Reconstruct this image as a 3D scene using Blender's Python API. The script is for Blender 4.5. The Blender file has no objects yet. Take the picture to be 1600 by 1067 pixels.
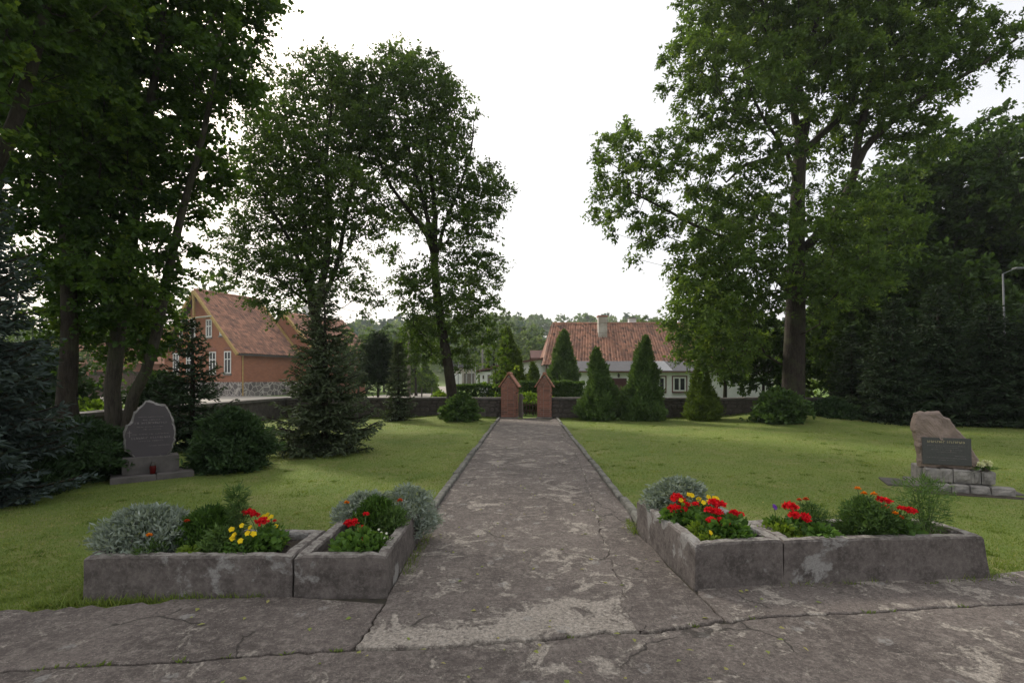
import bpy, math, random
import numpy as np
from mathutils import Vector, Matrix, Euler
random.seed(7)
RNG = np.random.default_rng(7)
SC = bpy.context.scene
COL = SC.collection
R = math.radians

# ------------------------------------------------------------------ camera
EYE = 1.55
FPX = 800.0          # focal length in pixels of the 1600 px wide photograph
HOR = 592.0          # row of the horizon
cam = bpy.data.cameras.new('camera')
cam.lens = 18.0; cam.sensor_width = 36.0
cam.shift_y = (HOR - 533.5) / 1600.0
cam.clip_start = 0.05; cam.clip_end = 6000
camo = bpy.data.objects.new('camera', cam); COL.objects.link(camo)
camo.location = (0, 0, EYE); camo.rotation_euler = (R(90), 0, 0)
SC.camera = camo
HAZE = 0.00045

# ------------------------------------------------------------------ world and sun (thin bright cloud, sun behind the trees on the left)
SUN_AZ, SUN_EL = R(-40), R(37)
w = bpy.data.worlds.new('World'); SC.world = w; w.use_nodes = True
nt = w.node_tree; nt.nodes.clear()
sky = nt.nodes.new('ShaderNodeTexSky'); sky.sky_type = 'NISHITA'; sky.sun_disc = False
sky.sun_elevation = SUN_EL; sky.sun_rotation = SUN_AZ % (2*math.pi)
sky.air_density = 1.0; sky.dust_density = 6.0; sky.ozone_density = 1.0
mix = nt.nodes.new('ShaderNodeMix'); mix.data_type = 'RGBA'; mix.inputs[0].default_value = 0.62
# even veil of thin cloud, faintly streaked
tcw = nt.nodes.new('ShaderNodeTexCoord'); mpw = nt.nodes.new('ShaderNodeMapping'); mpw.inputs['Scale'].default_value = (1.0, 1.0, 2.6)
nzw = nt.nodes.new('ShaderNodeTexNoise'); nzw.inputs['Scale'].default_value = 2.4; nzw.inputs['Detail'].default_value = 7; nzw.inputs['Roughness'].default_value = 0.55; nzw.inputs['Distortion'].default_value = 0.6
crw = nt.nodes.new('ShaderNodeValToRGB'); crw.color_ramp.elements[0].position = 0.3; crw.color_ramp.elements[1].position = 0.7
crw.color_ramp.elements[0].color = (8.7, 8.65, 8.6, 1); crw.color_ramp.elements[1].color = (10.5, 10.25, 9.95, 1)
nt.links.new(tcw.outputs['Generated'], mpw.inputs[0]); nt.links.new(mpw.outputs[0], nzw.inputs['Vector']); nt.links.new(nzw.outputs['Fac'], crw.inputs[0]); nt.links.new(crw.outputs[0], mix.inputs[7])
bg = nt.nodes.new('ShaderNodeBackground'); bg.inputs[1].default_value = 0.115
out = nt.nodes.new('ShaderNodeOutputWorld')
nt.links.new(sky.outputs[0], mix.inputs[6]); nt.links.new(mix.outputs[2], bg.inputs[0]); nt.links.new(bg.outputs[0], out.inputs[0])
sl = bpy.data.lights.new('sun', 'SUN'); sl.energy = 2.9; sl.angle = R(11); sl.color = (1.0, 0.93, 0.82)
so = bpy.data.objects.new('sun', sl); COL.objects.link(so)
sd = Vector((math.sin(SUN_AZ)*math.cos(SUN_EL), math.cos(SUN_AZ)*math.cos(SUN_EL), math.sin(SUN_EL)))
so.rotation_euler = sd.to_track_quat('Z', 'Y').to_euler(); so.location = sd*60
vs = SC.view_settings; vs.view_transform = 'Standard'; vs.look = 'None'; vs.exposure = 0.38; vs.gamma = 1.0; vs.use_curve_mapping = False
SC.render.engine = 'CYCLES'
cy = SC.cycles; cy.max_bounces = 5; cy.diffuse_bounces = 3; cy.glossy_bounces = 2; cy.transmission_bounces = 4; cy.transparent_max_bounces = 8
cy.caustics_reflective = False; cy.caustics_refractive = False
cy.use_denoising = True; cy.use_adaptive_sampling = True; cy.adaptive_threshold = 0.01

# ------------------------------------------------------------------ helpers: places
def P(px, py, Y):
    "point seen at pixel (px, py) at distance Y"
    return Vector(((px-800)/FPX*Y, Y, EYE-(py-HOR)/FPX*Y))
def G(px, py, z=0.0):
    "point of the level z seen at pixel (px, py)"
    Y = FPX*(EYE-z)/(py-HOR)
    return Vector(((px-800)/FPX*Y, Y, z))

# ------------------------------------------------------------------ helpers: materials
def nodes_of(m):
    m.use_nodes = True; t = m.node_tree; t.nodes.clear()
    o = t.nodes.new('ShaderNodeOutputMaterial'); return t, o
def N(t, typ, **kw):
    n = t.nodes.new(typ)
    for k, v in kw.items():
        if k[0] == 'i' and k[1:].isdigit(): n.inputs[int(k[1:])].default_value = v
        else: setattr(n, k, v)
    return n
def c4(c): return (c[0], c[1], c[2], 1.0)
def noise(t, vec, scale, detail=6, rough=0.6, dist=0.0):
    n = t.nodes.new('ShaderNodeTexNoise'); n.inputs['Scale'].default_value = scale; n.inputs['Detail'].default_value = detail
    n.inputs['Roughness'].default_value = rough; n.inputs['Distortion'].default_value = dist
    if vec is not None: t.links.new(vec, n.inputs['Vector'])
    return n.outputs['Fac']
def ramp(t, fac, stops):
    n = t.nodes.new('ShaderNodeValToRGB'); e = n.color_ramp.elements
    while len(e) > 1: e.remove(e[0])
    e[0].position = stops[0][0]; e[0].color = stops[0][1] if len(stops[0][1]) == 4 else c4(stops[0][1])
    for p, c in stops[1:]:
        q = e.new(p); q.color = c if len(c) == 4 else c4(c)
    t.links.new(fac, n.inputs[0]); return n.outputs[0]
def bw(t, fac, a, b):
    n = t.nodes.new('ShaderNodeMapRange'); n.interpolation_type = 'SMOOTHSTEP'
    n.inputs[1].default_value = a; n.inputs[2].default_value = b
    t.links.new(fac, n.inputs[0]); return n.outputs[0]
def mixc(t, fac, a, b, mode='MIX'):
    n = t.nodes.new('ShaderNodeMix'); n.data_type = 'RGBA'; n.blend_type = mode
    for s, v in ((0, fac), (6, a), (7, b)):
        if isinstance(v, (int, float)): n.inputs[s].default_value = v
        elif isinstance(v, (tuple, list)): n.inputs[s].default_value = c4(v)
        else: t.links.new(v, n.inputs[s])
    return n.outputs[2]
def mth(t, op, a, b=None):
    n = t.nodes.new('ShaderNodeMath'); n.operation = op
    for s, v in ((0, a), (1, b)):
        if v is None: continue
        if isinstance(v, (int, float)): n.inputs[s].default_value = v
        else: t.links.new(v, n.inputs[s])
    return n.outputs[0]
def coords(t, which='Object'):
    return t.nodes.new('ShaderNodeTexCoord').outputs[which]
def wpos(t): return t.nodes.new('ShaderNodeNewGeometry').outputs['Position']
def finish(t, o, col, rough=0.8, bumpfac=None, bump=0.3, bdist=0.01, spec=0.3, metal=0.0):
    p = t.nodes.new('ShaderNodeBsdfPrincipled')
    if isinstance(col, (tuple, list)): p.inputs['Base Color'].default_value = c4(col)
    else: t.links.new(col, p.inputs['Base Color'])
    if isinstance(rough, (int, float)): p.inputs['Roughness'].default_value = rough
    else: t.links.new(rough, p.inputs['Roughness'])
    p.inputs['Specular IOR Level'].default_value = spec; p.inputs['Metallic'].default_value = metal
    if bumpfac is not None:
        b = t.nodes.new('ShaderNodeBump'); b.inputs['Strength'].default_value = bump; b.inputs['Distance'].default_value = bdist
        t.links.new(bumpfac, b.inputs['Height']); t.links.new(b.outputs[0], p.inputs['Normal'])
    t.links.new(p.outputs[0], o.inputs[0]); return p
M = {}
def plain(name, c1, c2=None, scale=6.0, rough=0.75, bump=0.25, bdist=0.01, spec=0.3, metal=0.0, lo=0.35, hi=0.65, tint=None):
    "a material with two tones mixed by noise, fine relief, optional per-piece tint"
    m = bpy.data.materials.new(name); t, o = nodes_of(m)
    v = wpos(t)
    n1 = noise(t, v, scale, 8, 0.65)
    if c2 is None: c2 = tuple(x*0.75 for x in c1)
    col = mixc(t, bw(t, n1, lo, hi), c1, c2)
    if tint:
        a = N(t, 'ShaderNodeAttribute', attribute_name='tint').outputs['Fac']
        col = mixc(t, a, col, tint)
    n2 = noise(t, v, scale*12, 4, 0.6)
    finish(t, o, col, rough, n2, bump, bdist, spec, metal); M[name] = m; return m
def leafmat(name, dark, light, trans=0.35, yellow=None, rough=0.55):
    m = bpy.data.materials.new(name); t, o = nodes_of(m)
    a = N(t, 'ShaderNodeAttribute', attribute_name='tint').outputs['Fac']
    stops = [(0.0, dark), (0.75, light)]
    if yellow: stops.append((1.0, yellow))
    col = ramp(t, a, stops)
    p = t.nodes.new('ShaderNodeBsdfPrincipled'); t.links.new(col, p.inputs['Base Color'])
    p.inputs['Roughness'].default_value = rough; p.inputs['Specular IOR Level'].default_value = 0.12
    tr = t.nodes.new('ShaderNodeBsdfTranslucent')
    tc = mixc(t, 1.0, col, (1.5, 1.55, 0.55), 'MULTIPLY'); t.links.new(tc, tr.inputs[0])
    mx = t.nodes.new('ShaderNodeMixShader'); mx.inputs[0].default_value = trans
    t.links.new(p.outputs[0], mx.inputs[1]); t.links.new(tr.outputs[0], mx.inputs[2]); t.links.new(mx.outputs[0], o.inputs[0])
    M[name] = m; return m

# ------------------------------------------------------------------ helpers: objects
def tag(o, label=None, cat=None, group=None, kind=None):
    if label: o['label'] = label
    if cat: o['category'] = cat
    if group: o['group'] = group
    if kind: o['kind'] = kind
    return o
def empty(name, loc, label, cat, group=None, rz=0.0):
    o = bpy.data.objects.new(name, None); COL.objects.link(o)
    o.location = loc; o.rotation_euler = (0, 0, rz); o.empty_display_size = 0.2
    return tag(o, label, cat, group)
def link(name, me, parent=None, world=True):
    "link mesh as an object; the mesh is in world coordinates unless world is False (then local to parent)"
    o = bpy.data.objects.new(name, me); COL.objects.link(o)
    if parent is not None:
        o.parent = parent
        if world:
            mw = Matrix(); pp = parent
            while pp is not None:
                mw = pp.matrix_parent_inverse @ Matrix.LocRotScale(pp.location, pp.rotation_euler, pp.scale) @ mw; pp = pp.parent
            o.matrix_parent_inverse = mw.inverted()
    return o
class MB:
    def __init__(s): s.v = []; s.f = []; s.t = []
    def add(s, vs, fs, tint=0.0):
        b = len(s.v); s.v += [tuple(p) for p in vs]; s.f += [tuple(b+i for i in f) for f in fs]; s.t += [tint]*len(vs); return s
    def box(s, lo, hi, tint=0.0, mat=None, bev=0.0):
        x0, y0, z0 = lo; x1, y1, z1 = hi
        if bev:
            b = bev
            vs = []
            for z, i in ((z0, b), (z0+b, 0), (z1-b, 0), (z1, b)):
                vs += [(x0+i, y0+i, z), (x1-i, y0+i, z), (x1-i, y1-i, z), (x0+i, y1-i, z)]
            fs = [(3, 2, 1, 0), (12, 13, 14, 15)]
            for k in range(3):
                for j in range(4):
                    fs.append((4*k+j, 4*k+(j+1) % 4, 4*k+4+(j+1) % 4, 4*k+4+j))
        else:
            vs = [(x0, y0, z0), (x1, y0, z0), (x1, y1, z0), (x0, y1, z0), (x0, y0, z1), (x1, y0, z1), (x1, y1, z1), (x0, y1, z1)]
            fs = [(3, 2, 1, 0), (4, 5, 6, 7), (0, 1, 5, 4), (1, 2, 6, 5), (2, 3, 7, 6), (3, 0, 4, 7)]
        if mat is not None: vs = [mat @ Vector(p) for p in vs]
        return s.add(vs, fs, tint)
    def tube(s, pts, rad, n=6, cap=True, tint=0.0):
        pts = [Vector(p) for p in pts]; k = len(pts)
        if not hasattr(rad, '__len__'): rad = [rad]*k
        vs = []; up = None
        for i, p in enumerate(pts):
            d = (pts[min(i+1, k-1)] - pts[max(i-1, 0)])
            if d.length < 1e-9: d = Vector((0, 0, 1))
            d.normalize()
            if up is None: up = d.orthogonal().normalized()
            up = (up - d*up.dot(d))
            if up.length < 1e-6: up = d.orthogonal()
            up.normalize(); sd_ = d.cross(up)
            for j in range(n):
                a = 2*math.pi*j/n
                vs.append(p + (up*math.cos(a) + sd_*math.sin(a))*rad[i])
        fs = []
        for i in range(k-1):
            for j in range(n):
                fs.append((i*n+j, i*n+(j+1) % n, (i+1)*n+(j+1) % n, (i+1)*n+j))
        if cap: fs.append(tuple(range((k-1)*n, k*n))); fs.append(tuple(reversed(range(n))))
        return s.add(vs, fs, tint)
    def prism(s, poly, axis, a, b, tint=0.0):
        "polygon of 2-D points swept along an axis from a to b (CCW polygon)"
        def mk(p, h):
            return {'x': (h, p[0], p[1]), 'y': (p[0], h, p[1]), 'z': (p[0], p[1], h)}[axis]
        n = len(poly)
        vs = [mk(p, a) for p in poly] + [mk(p, b) for p in poly]
        fs = [tuple(reversed(range(n))), tuple(range(n, 2*n))] + [(i, (i+1) % n, n+(i+1) % n, n+i) for i in range(n)]
        return s.add(vs, fs, tint)
    def lathe(s, prof, c=(0, 0, 0), n=12, tint=0.0):
        vs = []; k = len(prof)
        for r, z in prof:
            for j in range(n):
                a = 2*math.pi*j/n; vs.append((c[0]+r*math.cos(a), c[1]+r*math.sin(a), c[2]+z))
        fs = [(i*n+j, i*n+(j+1) % n, (i+1)*n+(j+1) % n, (i+1)*n+j) for i in range(k-1) for j in range(n)]
        return s.add(vs, fs, tint)
    def mesh(s, name, mat, smooth=False):
        me = bpy.data.meshes.new(name); me.from_pydata(s.v, [], s.f)
        if any(s.t):
            me.attributes.new('tint', 'FLOAT', 'POINT').data.foreach_set('value', s.t)
        if mat is not None: me.materials.append(M[mat] if isinstance(mat, str) else mat)
        if smooth: me.polygons.foreach_set('use_smooth', [True]*len(me.polygons))
        me.update(); return me
    def build(s, name, mat, parent=None, smooth=False, world=True):
        return link(name, s.mesh(name, mat, smooth), parent, world)
def poly_mesh(name, V, F, mat, tint=None, smooth=False):
    "V (n,3), F (m,k) numpy arrays to a mesh"
    me = bpy.data.meshes.new(name); m, k = F.shape
    me.vertices.add(len(V)); me.vertices.foreach_set('co', np.ascontiguousarray(V, dtype=np.float32).ravel())
    me.loops.add(m*k); me.loops.foreach_set('vertex_index', np.ascontiguousarray(F, dtype=np.int32).ravel())
    me.polygons.add(m); me.polygons.foreach_set('loop_start', np.arange(0, m*k, k, dtype=np.int32))
    me.polygons.foreach_set('loop_total', np.full(m, k, dtype=np.int32))
    if tint is not None: me.attributes.new('tint', 'FLOAT', 'POINT').data.foreach_set('value', np.ascontiguousarray(tint, dtype=np.float32))
    me.materials.append(M[mat] if isinstance(mat, str) else mat)
    me.polygons.foreach_set('use_smooth', np.full(m, smooth))
    me.update(calc_edges=True); return me
def nrm(a): return a/np.maximum(np.linalg.norm(a, axis=1, keepdims=True), 1e-9)
def leaves(name, Pn, D, Nn, L, W, mat, parent=None, tint=None, shape='leaf', rng=RNG, fold=0.15):
    "one mesh of many small leaf faces: each starts at Pn, points along D, faces Nn"
    n = len(Pn); D = nrm(D); S = nrm(np.cross(D, Nn)); U = np.cross(S, D)
    L = np.broadcast_to(L, n).reshape(-1, 1); W = np.broadcast_to(W, n).reshape(-1, 1)
    if tint is None: tint = np.clip(rng.normal(0.4, 0.22, n), 0, 1)
    if shape == 'blade':
        V = np.stack([Pn - S*W*0.5, Pn + S*W*0.5, Pn + D*L], 1).reshape(-1, 3); k = 3
        F = np.arange(3*n).reshape(n, 3)
    elif shape == 'quad':
        V = np.stack([Pn, Pn + D*L*0.45 + S*W*0.5 + U*W*fold, Pn + D*L, Pn + D*L*0.45 - S*W*0.5 + U*W*fold], 1).reshape(-1, 3); k = 4
        F = np.arange(4*n).reshape(n, 4)
    else:
        V = np.stack([Pn, Pn + D*L*0.42 + S*W*0.5 + U*W*fold, Pn + D*L - U*L*0.06, Pn + D*L*0.42 - S*W*0.5 + U*W*fold], 1).reshape(-1, 3); k = 4
        b = np.arange(0, 4*n, 4); F = np.concatenate([np.stack([b, b+1, b+2], 1), np.stack([b, b+2, b+3], 1)])
    return link(name, poly_mesh(name, V, F, mat, np.repeat(tint, k)), parent)
def rand_dir(rng, n):
    return nrm(rng.normal(size=(n, 3)))
# ------------------------------------------------------------------ materials of the setting
def paving(name, seed, edge=False, pale=0.0):
    m = bpy.data.materials.new(name); t, o = nodes_of(m)
    v0 = wpos(t)
    mp = N(t, 'ShaderNodeMapping'); mp.inputs['Location'].default_value = (seed*7.3, seed*3.1, seed); t.links.new(v0, mp.inputs[0]); v = mp.outputs[0]
    big = noise(t, v, 1.1, 5, 0.6, 0.6); mid = noise(t, v, 3.2, 10, 0.72, 0.9); fine = noise(t, v, 60, 4, 0.7); spk = noise(t, v, 48, 4, 0.75)
    base = mixc(t, bw(t, big, 0.3, 0.7), (0.080, 0.067, 0.060), (0.142, 0.120, 0.107))
    base = mixc(t, bw(t, noise(t, v, 14, 6, 0.7), 0.42, 0.7), base, (0.19, 0.165, 0.146))
    grain = noise(t, v, 42, 5, 0.85); gm = N(t, 'ShaderNodeMapRange'); gm.inputs[1].default_value = 0.33; gm.inputs[2].default_value = 0.67; gm.inputs[3].default_value = 0.52; gm.inputs[4].default_value = 1.52; t.links.new(grain, gm.inputs[0])
    # pale sandy wear where the top coat has scaled off
    th = mid
    if edge:
        sx = N(t, 'ShaderNodeSeparateXYZ'); t.links.new(v0, sx.inputs[0])
        d = mth(t, 'SUBTRACT', mth(t, 'SUBTRACT', sx.outputs[1], 3.05), mth(t, 'MULTIPLY', sx.outputs[0], 0.15))
        dm = N(t, 'ShaderNodeMapRange'); dm.inputs[1].default_value = 0.03; dm.inputs[2].default_value = 0.6; dm.inputs[3].default_value = 0.14; dm.inputs[4].default_value = 0.0
        t.links.new(d, dm.inputs[0]); th = mth(t, 'ADD', mid, dm.outputs[0])
    gr = noise(t, v, 26, 6, 0.75)
    th = mth(t, 'ADD', th, mth(t, 'MULTIPLY', mth(t, 'SUBTRACT', gr, 0.5), 0.26))
    wear = bw(t, th, 0.560-pale, 0.635-pale)
    pebble = mixc(t, bw(t, fine, 0.35, 0.7), (0.30, 0.265, 0.225), (0.46, 0.42, 0.365))
    col = mixc(t, mth(t, 'MULTIPLY', wear, 0.70), base, pebble)
    vo = N(t, 'ShaderNodeTexVoronoi'); vo.inputs['Scale'].default_value = 85; t.links.new(v, vo.inputs['Vector'])
    stones = mth(t, 'MULTIPLY', bw(t, vo.outputs['Distance'], 0.36, 0.16), bw(t, noise(t, v, 24, 2), 0.44, 0.58))
    col = mixc(t, mth(t, 'MULTIPLY', stones, 0.5), col, (0.36, 0.32, 0.28))
    gc = N(t, 'ShaderNodeCombineColor'); [t.links.new(gm.outputs[0], gc.inputs[q]) for q in range(3)]
    col = mixc(t, 1.0, col, gc.outputs[0], 'MULTIPLY')
    # grey lichen discs
    vl = N(t, 'ShaderNodeTexVoronoi'); vl.inputs['Scale'].default_value = 3.6; vl.inputs['Randomness'].default_value = 1.0
    wv = N(t, 'ShaderNodeMix', data_type='RGBA'); wv.inputs[0].default_value = 0.06; t.links.new(v, wv.inputs[6])
    nz = t.nodes.new('ShaderNodeTexNoise'); nz.inputs['Scale'].default_value = 9; t.links.new(v, nz.inputs['Vector']); t.links.new(nz.outputs['Color'], wv.inputs[7])
    t.links.new(wv.outputs[2], vl.inputs['Vector'])
    lich = mth(t, 'MULTIPLY', bw(t, vl.outputs['Distance'], 0.17, 0.13), bw(t, noise(t, v, 30, 4), 0.4, 0.55))
    col = mixc(t, mth(t, 'MULTIPLY', lich, 0.6), col, (0.30, 0.29, 0.27))
    # thin wandering cracks
    vc = N(t, 'ShaderNodeTexVoronoi', feature='DISTANCE_TO_EDGE'); vc.inputs['Scale'].default_value = 0.85
    wc = N(t, 'ShaderNodeMix', data_type='RGBA'); wc.inputs[0].default_value = 0.22; t.links.new(v, wc.inputs[6])
    nc = t.nodes.new('ShaderNodeTexNoise'); nc.inputs['Scale'].default_value = 3.5; nc.inputs['Detail'].default_value = 8; t.links.new(v, nc.inputs['Vector']); t.links.new(nc.outputs['Color'], wc.inputs[7])
    t.links.new(wc.outputs[2], vc.inputs['Vector'])
    crack = mth(t, 'MULTIPLY', bw(t, vc.outputs['Distance'], 0.006, 0.001), bw(t, noise(t, v, 1.7, 2), 0.50, 0.58))
    col = mixc(t, mth(t, 'MULTIPLY', crack, 0.75), col, (0.035, 0.032, 0.026))
    col = mixc(t, mth(t, 'MULTIPLY', bw(t, spk, 0.52, 0.66), 0.65), col, (0.062, 0.054, 0.050))
    h = mth(t, 'ADD', mth(t, 'MULTIPLY', fine, 0.5), mth(t, 'MULTIPLY', wear, -0.5))
    h = mth(t, 'ADD', h, mth(t, 'MULTIPLY', crack, -1.2)); h = mth(t, 'ADD', h, mth(t, 'MULTIPLY', grain, 1.0))
    finish(t, o, col, 0.88, h, 0.9, 0.010, 0.25); M[name] = m
paving('paving_front', 1, pale=0.03); paving('paving_left', 2, pale=-0.01); paving('paving_path', 3, edge=True, pale=0.035); paving('paving_strip', 4, pale=0.02); paving('paving_right', 5, pale=0.06)
plain('sandy_fill', (0.24, 0.20, 0.155), (0.14, 0.12, 0.10), 14, 0.95, 0.9, 0.012)

def lawn_mat(name, a, b, c, far=1.0):
    m = bpy.data.materials.new(name); t, o = nodes_of(m); v = wpos(t)
    n1 = noise(t, v, 0.55, 8, 0.68, 0.6); n2 = mth(t, 'ADD', mth(t, 'MULTIPLY', noise(t, v, 9, 6, 0.7), 0.55), mth(t, 'MULTIPLY', noise(t, v, 1.3, 6, 0.65), 0.45)); n3 = noise(t, v, 70, 3, 0.7)
    col = mixc(t, bw(t, n1, 0.35, 0.68), a, b)
    col = mixc(t, mth(t, 'MULTIPLY', bw(t, n2, 0.46, 0.66), 0.75), col, c)
    col = mixc(t, mth(t, 'MULTIPLY', bw(t, n3, 0.5, 0.75), 0.5), col, tuple(x*0.45 for x in a))
    finish(t, o, col, 0.9, n3, 0.8, 0.03, 0.15); M[name] = m
lawn_mat('lawn', (0.130, 0.185, 0.042), (0.182, 0.228, 0.056), (0.265, 0.240, 0.105))
lawn_mat('meadow', (0.085, 0.15, 0.028), (0.12, 0.19, 0.035), (0.16, 0.18, 0.06))
lawn_mat('hill_grass', (0.13, 0.17, 0.06), (0.10, 0.15, 0.045), (0.18, 0.19, 0.09))
leafmat('grass_blade', (0.105, 0.155, 0.034), (0.200, 0.255, 0.062), 0.3, (0.36, 0.31, 0.14))
plain('soil', (0.045, 0.036, 0.030), (0.075, 0.06, 0.048), 9, 0.95, 0.9, 0.03)
plain('lane_gravel', (0.31, 0.285, 0.245), (0.24, 0.22, 0.19), 3, 0.9, 0.3)
plain('kerb_concrete', (0.20, 0.195, 0.17), (0.095, 0.092, 0.08), 7, 0.9, 0.7, 0.012)
plain('concrete', (0.24, 0.225, 0.20), (0.14, 0.13, 0.12), 5, 0.88, 0.5)
plain('joint_dirt', (0.035, 0.032, 0.026), (0.06, 0.052, 0.035), 8, 0.95, 0.5)

# ------------------------------------------------------------------ ground to the horizon, yard lawn, hill
def sheet(name, x0, x1, y0, y1, nx, ny, zf, mat, kind='structure', smooth=True):
    X, Y = np.meshgrid(np.linspace(x0, x1, nx+1), np.linspace(y0, y1, ny+1)); Z = zf(X, Y)
    V = np.stack([X, Y, Z], -1).reshape(-1, 3)
    i = (np.arange(ny)[:, None]*(nx+1) + np.arange(nx)[None, :]).ravel()
    F = np.stack([i, i+1, i+nx+2, i+nx+1], 1)
    return tag(link(name, poly_mesh(name, V, F, mat, smooth=smooth)), kind=kind)
sheet('ground', -1500, 1500, -60, 2600, 8, 8, lambda x, y: x*0 - 0.05, 'meadow')['label'] = 'grassy level ground stretching away beyond the yard wall'
MOUND = [(10.4, 18.9, 0.30, 1.5), (-2.4, 19.2, 0.16, 0.9), (-8.5, 11.6, 0.10, 1.0), (-7.2, 18.6, 0.1, 1.0)]
def lawn_z(x, y):
    z = 0.006*np.sin(x*1.3+y*0.7) + 0.006*np.sin(y*1.9-x*0.6)
    for cx, cy_, h, r in MOUND: z = z + h*np.exp(-((x-cx)**2+(y-cy_)**2)/(2*r*r))
    return z - 0.012*np.exp(-np.maximum(y-4.6, 0)/0.3)
lawn = sheet('lawn', -9.2, 34, -6, 20.6, 170, 110, lawn_z, 'lawn'); lawn['label'] = 'mown lawn of the walled yard with worn yellowish patches'

def hill_z(x, y):
    t = np.clip((y-95)/190, 0, 1); s = t*t*(3-2*t)
    r = 1 + 0.10*np.sin(x*0.011+0.6) + 0.06*np.sin(x*0.031+2) - 0.00055*np.maximum(x-60, 0) - 0.0007*np.maximum(-40-x, 0)
    return -0.4 + 21.5*s*np.maximum(r, 0.25)
hill = sheet('hill', -420, 420, 90, 420, 60, 40, hill_z, 'hill_grass'); hill['label'] = 'wooded green hill rising behind the houses'

# ------------------------------------------------------------------ broken paving slabs
def edge_line(pts, amp=0.010, step=0.05, seed=0):
    rg = random.Random(seed); out_ = []
    for a, b in zip(pts[:-1], pts[1:]):
        L = (b-a).length; n = max(1, int(L/step)); nn = Vector((-(b-a).y, (b-a).x)).normalized() if L > 0 else Vector((0, 0))
        for i in range(n):
            f = i/n; j = rg.gauss(0, amp) if out_ else 0
            out_.append(a.lerp(b, f) + nn*j)
    out_.append(pts[-1]); return out_
def g2(px, py): p = G(px, py, 0.03); return Vector((p.x, p.y))
def slab(name, pts, z, mat, parent, label=None):
    b = MB(); n = len(pts)
    vs = [(p.x, p.y, -0.03) for p in pts] + [(p.x, p.y, z-0.006) for p in pts] + [(p.x, p.y, z) for p in pts]
    c = sum((Vector((p.x, p.y)) for p in pts), Vector((0, 0)))/n
    for i in range(n):
        q = Vector((vs[2*n+i][0], vs[2*n+i][1])); a = Vector((pts[i-1].x, pts[i-1].y)); d = Vector((pts[(i+1) % n].x, pts[(i+1) % n].y))
        t_ = (d-a); nn = Vector((-t_.y, t_.x))
        if nn.length > 1e-9: nn.normalize()
        q = q + nn*0.006; vs[2*n+i] = (q.x, q.y, z)
    fs = [tuple(range(2*n, 3*n))]
    for k in range(2):
        fs += [(k*n+i, k*n+(i+1) % n, (k+1)*n+(i+1) % n, (k+1)*n+i) for i in range(n)]
    b.add(vs, fs); o = b.build(name, mat, parent)
    if label: o['label'] = label
    return o
front = edge_line([g2(-120, 1056), g2(0, 1047), g2(160, 1035), g2(300, 1030), g2(420, 1018), g2(558, 1013), g2(675, 1009), g2(760, 1001), g2(850, 997), g2(945, 987), g2(1020, 986), g2(1130, 969), g2(1200, 961), g2(1300, 957), g2(1450, 948), g2(1720, 934)], 0.007, 0.05, 3)
def cut(x0, x1, off, line=front): return [p + Vector((0, off)) for p in line if x0 <= p.x <= x1]
pave = tag(link('forecourt', MB().box((-8, -3, -0.04), (12, 3.2, 0.004)).mesh('forecourt', 'joint_dirt')), kind='structure'); pave['label'] = 'weathered forecourt of cracked dark asphalt in the foreground'
MB().add([(-4.6, 3.0, 0.005), (5.2, 3.0, 0.005), (5.2, 4.2, 0.005), (1.5, 3.85, 0.005), (1.3, 4.6, 0.005), (-0.9, 4.6, 0.005), (-1.0, 3.8, 0.005), (-2.4, 3.5, 0.005), (-4.6, 3.2, 0.005)], [tuple(range(9))]).build('bedding', 'joint_dirt', pave)
f0, f1 = front[0], front[-1]
slab('slab', [Vector((-8, -3)), Vector((12, -3)), Vector((12, f1.y+0.4)), *[p for p in reversed(front)], Vector((-8, f0.y-0.6))], 0.016, 'paving_front', pave, 'broad front slab with pale scaled patches')
xl = g2(558, 1013).x; xr = g2(1130, 969).x
lw = edge_line([g2(556, 1008), g2(575, 985), g2(603, 941)], 0.006, 0.04, 5)
slab('slab', [*cut(-4.5, xl-0.03, 0.012), *[p - Vector((0.014, 0)) for p in lw], Vector((-1.6, 3.60)), Vector((-2.35, 3.56)), *edge_line([Vector((-2.4, 3.49)), Vector((-3.4, 3.36)), Vector((-4.6, 3.2))], 0.02, 0.06, 6)], 0.024, 'paving_left', pave, 'dark slab before the left planters')
rw = edge_line([g2(1130, 966), g2(1110, 945), g2(1088, 926)], 0.006, 0.04, 8)
slab('slab', [*cut(xr+0.02, 5.3, 0.012), Vector((5.25, 4.35)), Vector((4.2, 4.12)), Vector((3.65, 3.99)), Vector((2.03, 3.88)), Vector((1.36, 3.76)), *[p + Vector((0.014, 0)) for p in reversed(rw)]], 0.022, 'paving_right', pave, 'flaking grey slab before the right planters')

# garden path with a mended strip along its right side
path = tag(link('garden_path', MB().add([(-0.95, 3.5, 0.006), (1.4, 3.7, 0.006), (1.76, 20.4, 0.006), (-0.5, 20.4, 0.006)], [(0, 1, 2, 3)]).mesh('garden_path', 'joint_dirt')), kind='structure')
path['label'] = 'straight worn path leading to the brick gate'
def pathL(y): return -0.895 + (y-5.96)*0.0312 if y > 4.9 else -0.89
def pathR(y): return 1.32 + (y-5.56)*0.0262 if y > 5.0 else 1.33 - 0.06*(y-3.72)
seam = edge_line([g2(1000, 985), g2(985, 955), g2(965, 900), g2(938, 830), g2(925, 775), g2(903, 715), g2(878, 675), g2(858, 657)], 0.012, 0.07, 11)
Lp = edge_line([Vector((pathL(20.25), 20.25)), Vector((pathL(12), 12)), Vector((pathL(5.9), 5.9)), Vector((-0.885, 4.8)), Vector((-0.875, 3.62))], 0.008, 0.2, 12)
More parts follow.
